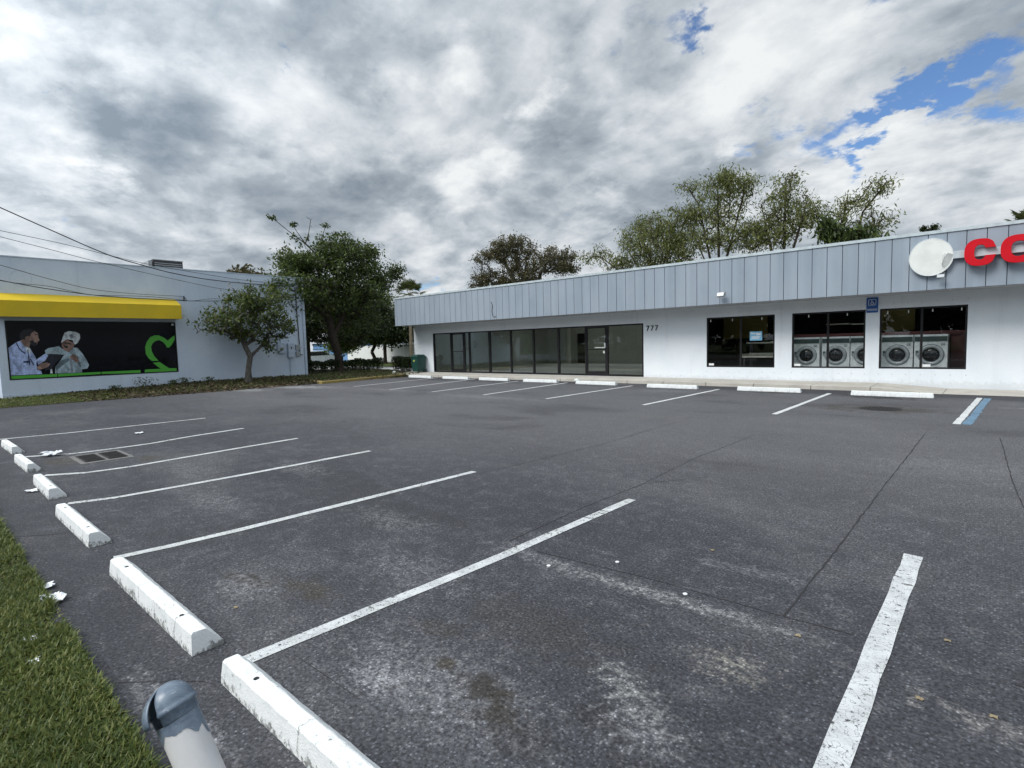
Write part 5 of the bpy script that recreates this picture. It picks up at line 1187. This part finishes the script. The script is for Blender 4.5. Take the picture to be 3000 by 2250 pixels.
SHADE = [((-0.910,0.226,0.348),0.16,-0.34), ((-0.884,0.311,0.349),0.1,-0.2), ((-0.855,0.418,0.308),0.13,-0.12), ((-0.936,0.275,0.221),0.2,-0.3), ((-0.841,0.485,0.239),0.17,-0.26), ((-0.722,0.635,0.273),0.12,-0.2), ((-0.511,0.800,0.314),0.17,-0.26), ((-0.573,0.743,0.346),0.1,-0.12), ((-0.735,0.484,0.476),0.2,-0.1), ((-0.387,0.901,0.195),0.12,-0.22), ((-0.977,0.158,0.146),0.12,-0.18), ((-0.313,0.904,0.290),0.2,-0.15), ((-0.765,0.455,0.456),0.12,-0.14), ((-0.488,0.849,0.204),0.1,-0.15), ((-0.502,0.737,0.452),0.08,-0.1), ((-0.015,0.932,0.363),0.15,-0.05), ((-0.685,0.666,0.295),0.09,0.55), ((-0.718,0.587,0.374),0.09,0.28), ((-0.831,0.438,0.343),0.1,0.25), ((-0.943,0.187,0.276),0.1,0.35), ((-0.948,0.211,0.238),0.07,0.28), ((-0.905,0.134,0.404),0.14,0.15), ((-0.868,0.243,0.433),0.14,0.1), ((-0.561,0.706,0.433),0.12,0.15), ((-0.378,0.846,0.377),0.14,0.28), ((-0.275,0.893,0.356),0.16,0.25), ((-0.239,0.873,0.425),0.2,0.18), ((-0.104,0.960,0.259),0.12,0.38), ((-0.193,0.947,0.257),0.08,0.4), ((-0.918,0.125,0.378),0.1,0.08), ((-0.338,0.894,0.294),0.05,0.4), ((-0.563,0.730,0.388),0.06,0.5), ((-0.254,0.938,0.235),0.06,0.3), ((-0.941,0.292,0.170),0.12,0.2), ((-0.517,0.821,0.243),0.05,0.3), ((-0.332,0.918,0.218),0.05,0.45), ((-0.615,0.646,0.452),0.07,0.3), ((-0.972,0.193,0.136),0.15,0.2), ((-0.729,0.668,0.152),0.15,0.2), ((-0.083,0.979,0.188),0.16,0.15), ((-0.020,0.972,0.234),0.1,0.15)]
GAPS = [((-0.302,0.902,0.309),0.045,0.45), ((-0.247,0.918,0.309),0.05,0.5), ((-0.187,0.932,0.312),0.06,0.85), ((-0.142,0.937,0.318),0.065,0.95), ((-0.103,0.939,0.327),0.065,0.95), ((-0.067,0.938,0.339),0.055,0.85), ((-0.029,0.938,0.345),0.05,0.75), ((0.012,0.939,0.343),0.055,0.75), ((-0.111,0.951,0.288),0.05,0.7), ((-0.052,0.957,0.286),0.05,0.55), ((0.002,0.961,0.276),0.06,0.75), ((-0.159,0.945,0.285),0.05,0.6), ((-0.448,0.759,0.472),0.06,0.45), ((-0.369,0.801,0.470),0.05,0.5), ((-0.363,0.816,0.449),0.03,0.45), ((-0.401,0.771,0.494),0.05,0.4), ((-0.145,0.896,0.420),0.04,0.45), ((-0.931,0.139,0.339),0.035,0.65), ((-0.812,0.422,0.403),0.03,0.45), ((-0.745,0.528,0.408),0.03,0.45), ((-0.704,0.500,0.505),0.04,0.5), ((-0.655,0.556,0.511),0.04,0.5), ((-0.337,0.897,0.285),0.03,0.45), ((-0.468,0.837,0.283),0.03,0.4), ((-0.819,0.563,0.112),0.06,0.6), ((-0.766,0.634,0.108),0.05,0.6), ((-0.953,0.216,0.213),0.03,0.35), ((-0.597,0.627,0.500),0.03,0.35)]
# ---------------------------------------------------------------- sky, sun, camera
SUN_EL, SUN_AZ = R(47), R(200)     # azimuth clockwise from +Y: behind the viewpoint and a little to the left
sun_dir = Vector((math.sin(SUN_AZ)*math.cos(SUN_EL), math.cos(SUN_AZ)*math.cos(SUN_EL), math.sin(SUN_EL)))
w = bpy.data.worlds.new('World'); scene.world = w; w.use_nodes = True; t = w.node_tree; t.nodes.clear()
sky = nd(t, 'ShaderNodeTexSky', None, sky_type='NISHITA', sun_disc=False, sun_elevation=SUN_EL, sun_rotation=SUN_AZ, altitude=0, air_density=1.0, dust_density=.6, ozone_density=1.6)
d = nd(t, 'ShaderNodeTexCoord').outputs['Generated']
sp = nd(t, 'ShaderNodeSeparateXYZ', {0: d})
zc = ma(t, 'ADD', ma(t, 'MAXIMUM', sp.outputs[2], 0.0), .26)
P = nd(t, 'ShaderNodeCombineXYZ', {0: ma(t, 'DIVIDE', sp.outputs[0], zc), 1: ma(t, 'DIVIDE', sp.outputs[1], zc), 2: 0.0}).outputs[0]
Pr = mapv(t, P, rot=(0, 0, R(-162.7)))                 # local X now runs along the cloud streets
Ps = mapv(t, Pr, scale=(.92, 1, 1))
wc = nd(t, 'ShaderNodeTexNoise', {'Vector': Ps, 'Scale': 3.2, 'Detail': 8.0, 'Roughness': .62}).outputs[1]
wv = nd(t, 'ShaderNodeVectorMath', {0: wc, 1: (.5, .5, .5)}, operation='SUBTRACT').outputs[0]
dw = nd(t, 'ShaderNodeVectorMath', {0: wv, 1: (.34, .34, .26)}, operation='MULTIPLY').outputs[0]
dd = nd(t, 'ShaderNodeVectorMath', {0: d, 1: dw}, operation='ADD').outputs[0]
def blob(c, rad, amp):
    ln = nd(t, 'ShaderNodeVectorMath', {0: dd, 1: c}, operation='DISTANCE').outputs['Value']
    return mr(t, ln, 0, rad, amp, 0)
def total(lst):
    s = None
    for q in lst:
        v = blob(*q); s = v if s is None else ma(t, 'ADD', s, v)
    return s
shade = ma(t, 'MULTIPLY', total(SHADE), 1.0)
gap = total(GAPS)
n1 = noise(t, Ps, 2.1, 10, .55, .25); n2 = noise(t, nd(t, 'ShaderNodeVectorMath', {0: Ps, 1: dw}, operation='ADD').outputs[0], 6.5, 10, .6, .2); n3 = noise(t, mapv(t, Ps, loc=(4.7, 2.2, 0)), 1.7, 10, .6, .3)
val = ma(t, 'ADD', ma(t, 'ADD', .50, shade), ma(t, 'ADD', ma(t, 'MULTIPLY', ma(t, 'SUBTRACT', n1, .5), 1.0), ma(t, 'MULTIPLY', ma(t, 'SUBTRACT', n2, .5), .55)))
off = nd(t, 'ShaderNodeVectorMath', {0: Ps, 1: (.05, .05, 0)}, operation='ADD').outputs[0]
relief = ma(t, 'SUBTRACT', n1, noise(t, off, 2.1, 10, .55, .25))
val = ma(t, 'ADD', val, ma(t, 'MULTIPLY', relief, RELIEF))
bw = ma(t, 'ABSOLUTE', ma(t, 'SUBTRACT', noise(t, nd(t, 'ShaderNodeVectorMath', {0: Ps, 1: dw}, operation='ADD').outputs[0], 4.2, 3, .5), .5))
val = ma(t, 'ADD', val, ma(t, 'MULTIPLY', ma(t, 'SUBTRACT', bw, .09), BILLOW))
val = ma(t, 'ADD', val, mr(t, sp.outputs[2], .16, .02, 0, .12))
cl = ramp(t, val, [(0.0, (.235,.285,.345)), (.3, (.39, .445, .50)), (.52, (.57, .62, .67)), (.76, (.76, .80, .835)), (1.0, (.92, .95, .96))])
# the clouds round the hidden sun, behind the viewpoint, are brighter
dot = nd(t, 'ShaderNodeVectorMath', {0: d, 1: tuple(sun_dir)}, operation='DOT_PRODUCT').outputs['Value']
glow = ma(t, 'ADD', 1.0, ma(t, 'MULTIPLY', mr(t, dot, -.02, 1.0), GLOW))
cl = nd(t, 'ShaderNodeVectorMath', {0: cl, 3: glow}, operation='SCALE').outputs[0]
g_ = ma(t, 'ADD', gap, ma(t, 'ADD', ma(t, 'MULTIPLY', ma(t, 'SUBTRACT', n3, .5), 1.1), ma(t, 'MULTIPLY', ma(t, 'SUBTRACT', .5, n2), .9)))
cover = mr(t, g_, .24, .76, 1, 0)
bs = nd(t, 'ShaderNodeBackground', {0: mix(t, 1.0, sky.outputs[0], (.74, .92, 1.15), 'MULTIPLY'), 1: SKY_STRENGTH}); bc = nd(t, 'ShaderNodeBackground', {0: cl, 1: CLOUD_STRENGTH})
mx = nd(t, 'ShaderNodeMixShader', {0: cover, 1: bs.outputs[0], 2: bc.outputs[0]})
t.links.new(mx.outputs[0], nd(t, 'ShaderNodeOutputWorld').inputs[0])

ld = bpy.data.lights.new('sun', 'SUN'); ld.energy = SUN_ENERGY; ld.angle = R(28); ld.color = (1, .965, .92)
lo = bpy.data.objects.new('sun', ld); COL.objects.link(lo); lo.rotation_euler = sun_dir.to_track_quat('Z', 'Y').to_euler(); lo.location = sun_dir * 60

cd = bpy.data.cameras.new('camera'); cam = bpy.data.objects.new('camera', cd); COL.objects.link(cam); scene.camera = cam
cd.sensor_width = 36; cd.sensor_fit = 'HORIZONTAL'; cd.lens = 36 * 1596.22 / 3000; cd.clip_start = .05; cd.clip_end = 2000
yaw, pitch, roll = R(41.8275), R(4.24446), R(-1.51159)
fwd = Vector((-math.sin(yaw)*math.cos(pitch), math.cos(yaw)*math.cos(pitch), -math.sin(pitch))); right = Vector((math.cos(yaw), math.sin(yaw), 0)); upv = right.cross(fwd)
r2 = right*math.cos(roll) + upv*math.sin(roll); u2 = -right*math.sin(roll) + upv*math.cos(roll)
mw_ = Matrix((r2, u2, -fwd)).transposed().to_4x4(); mw_.translation = (0, 0, 1.65); cam.matrix_world = mw_
vs_ = scene.view_settings; vs_.view_transform = 'Standard'; vs_.look = 'None'; vs_.exposure = EXPOSURE; vs_.gamma = 1
scene.render.engine = 'CYCLES'; scene.cycles.max_bounces = 8; scene.cycles.transparent_max_bounces = 24; scene.cycles.use_denoising = True
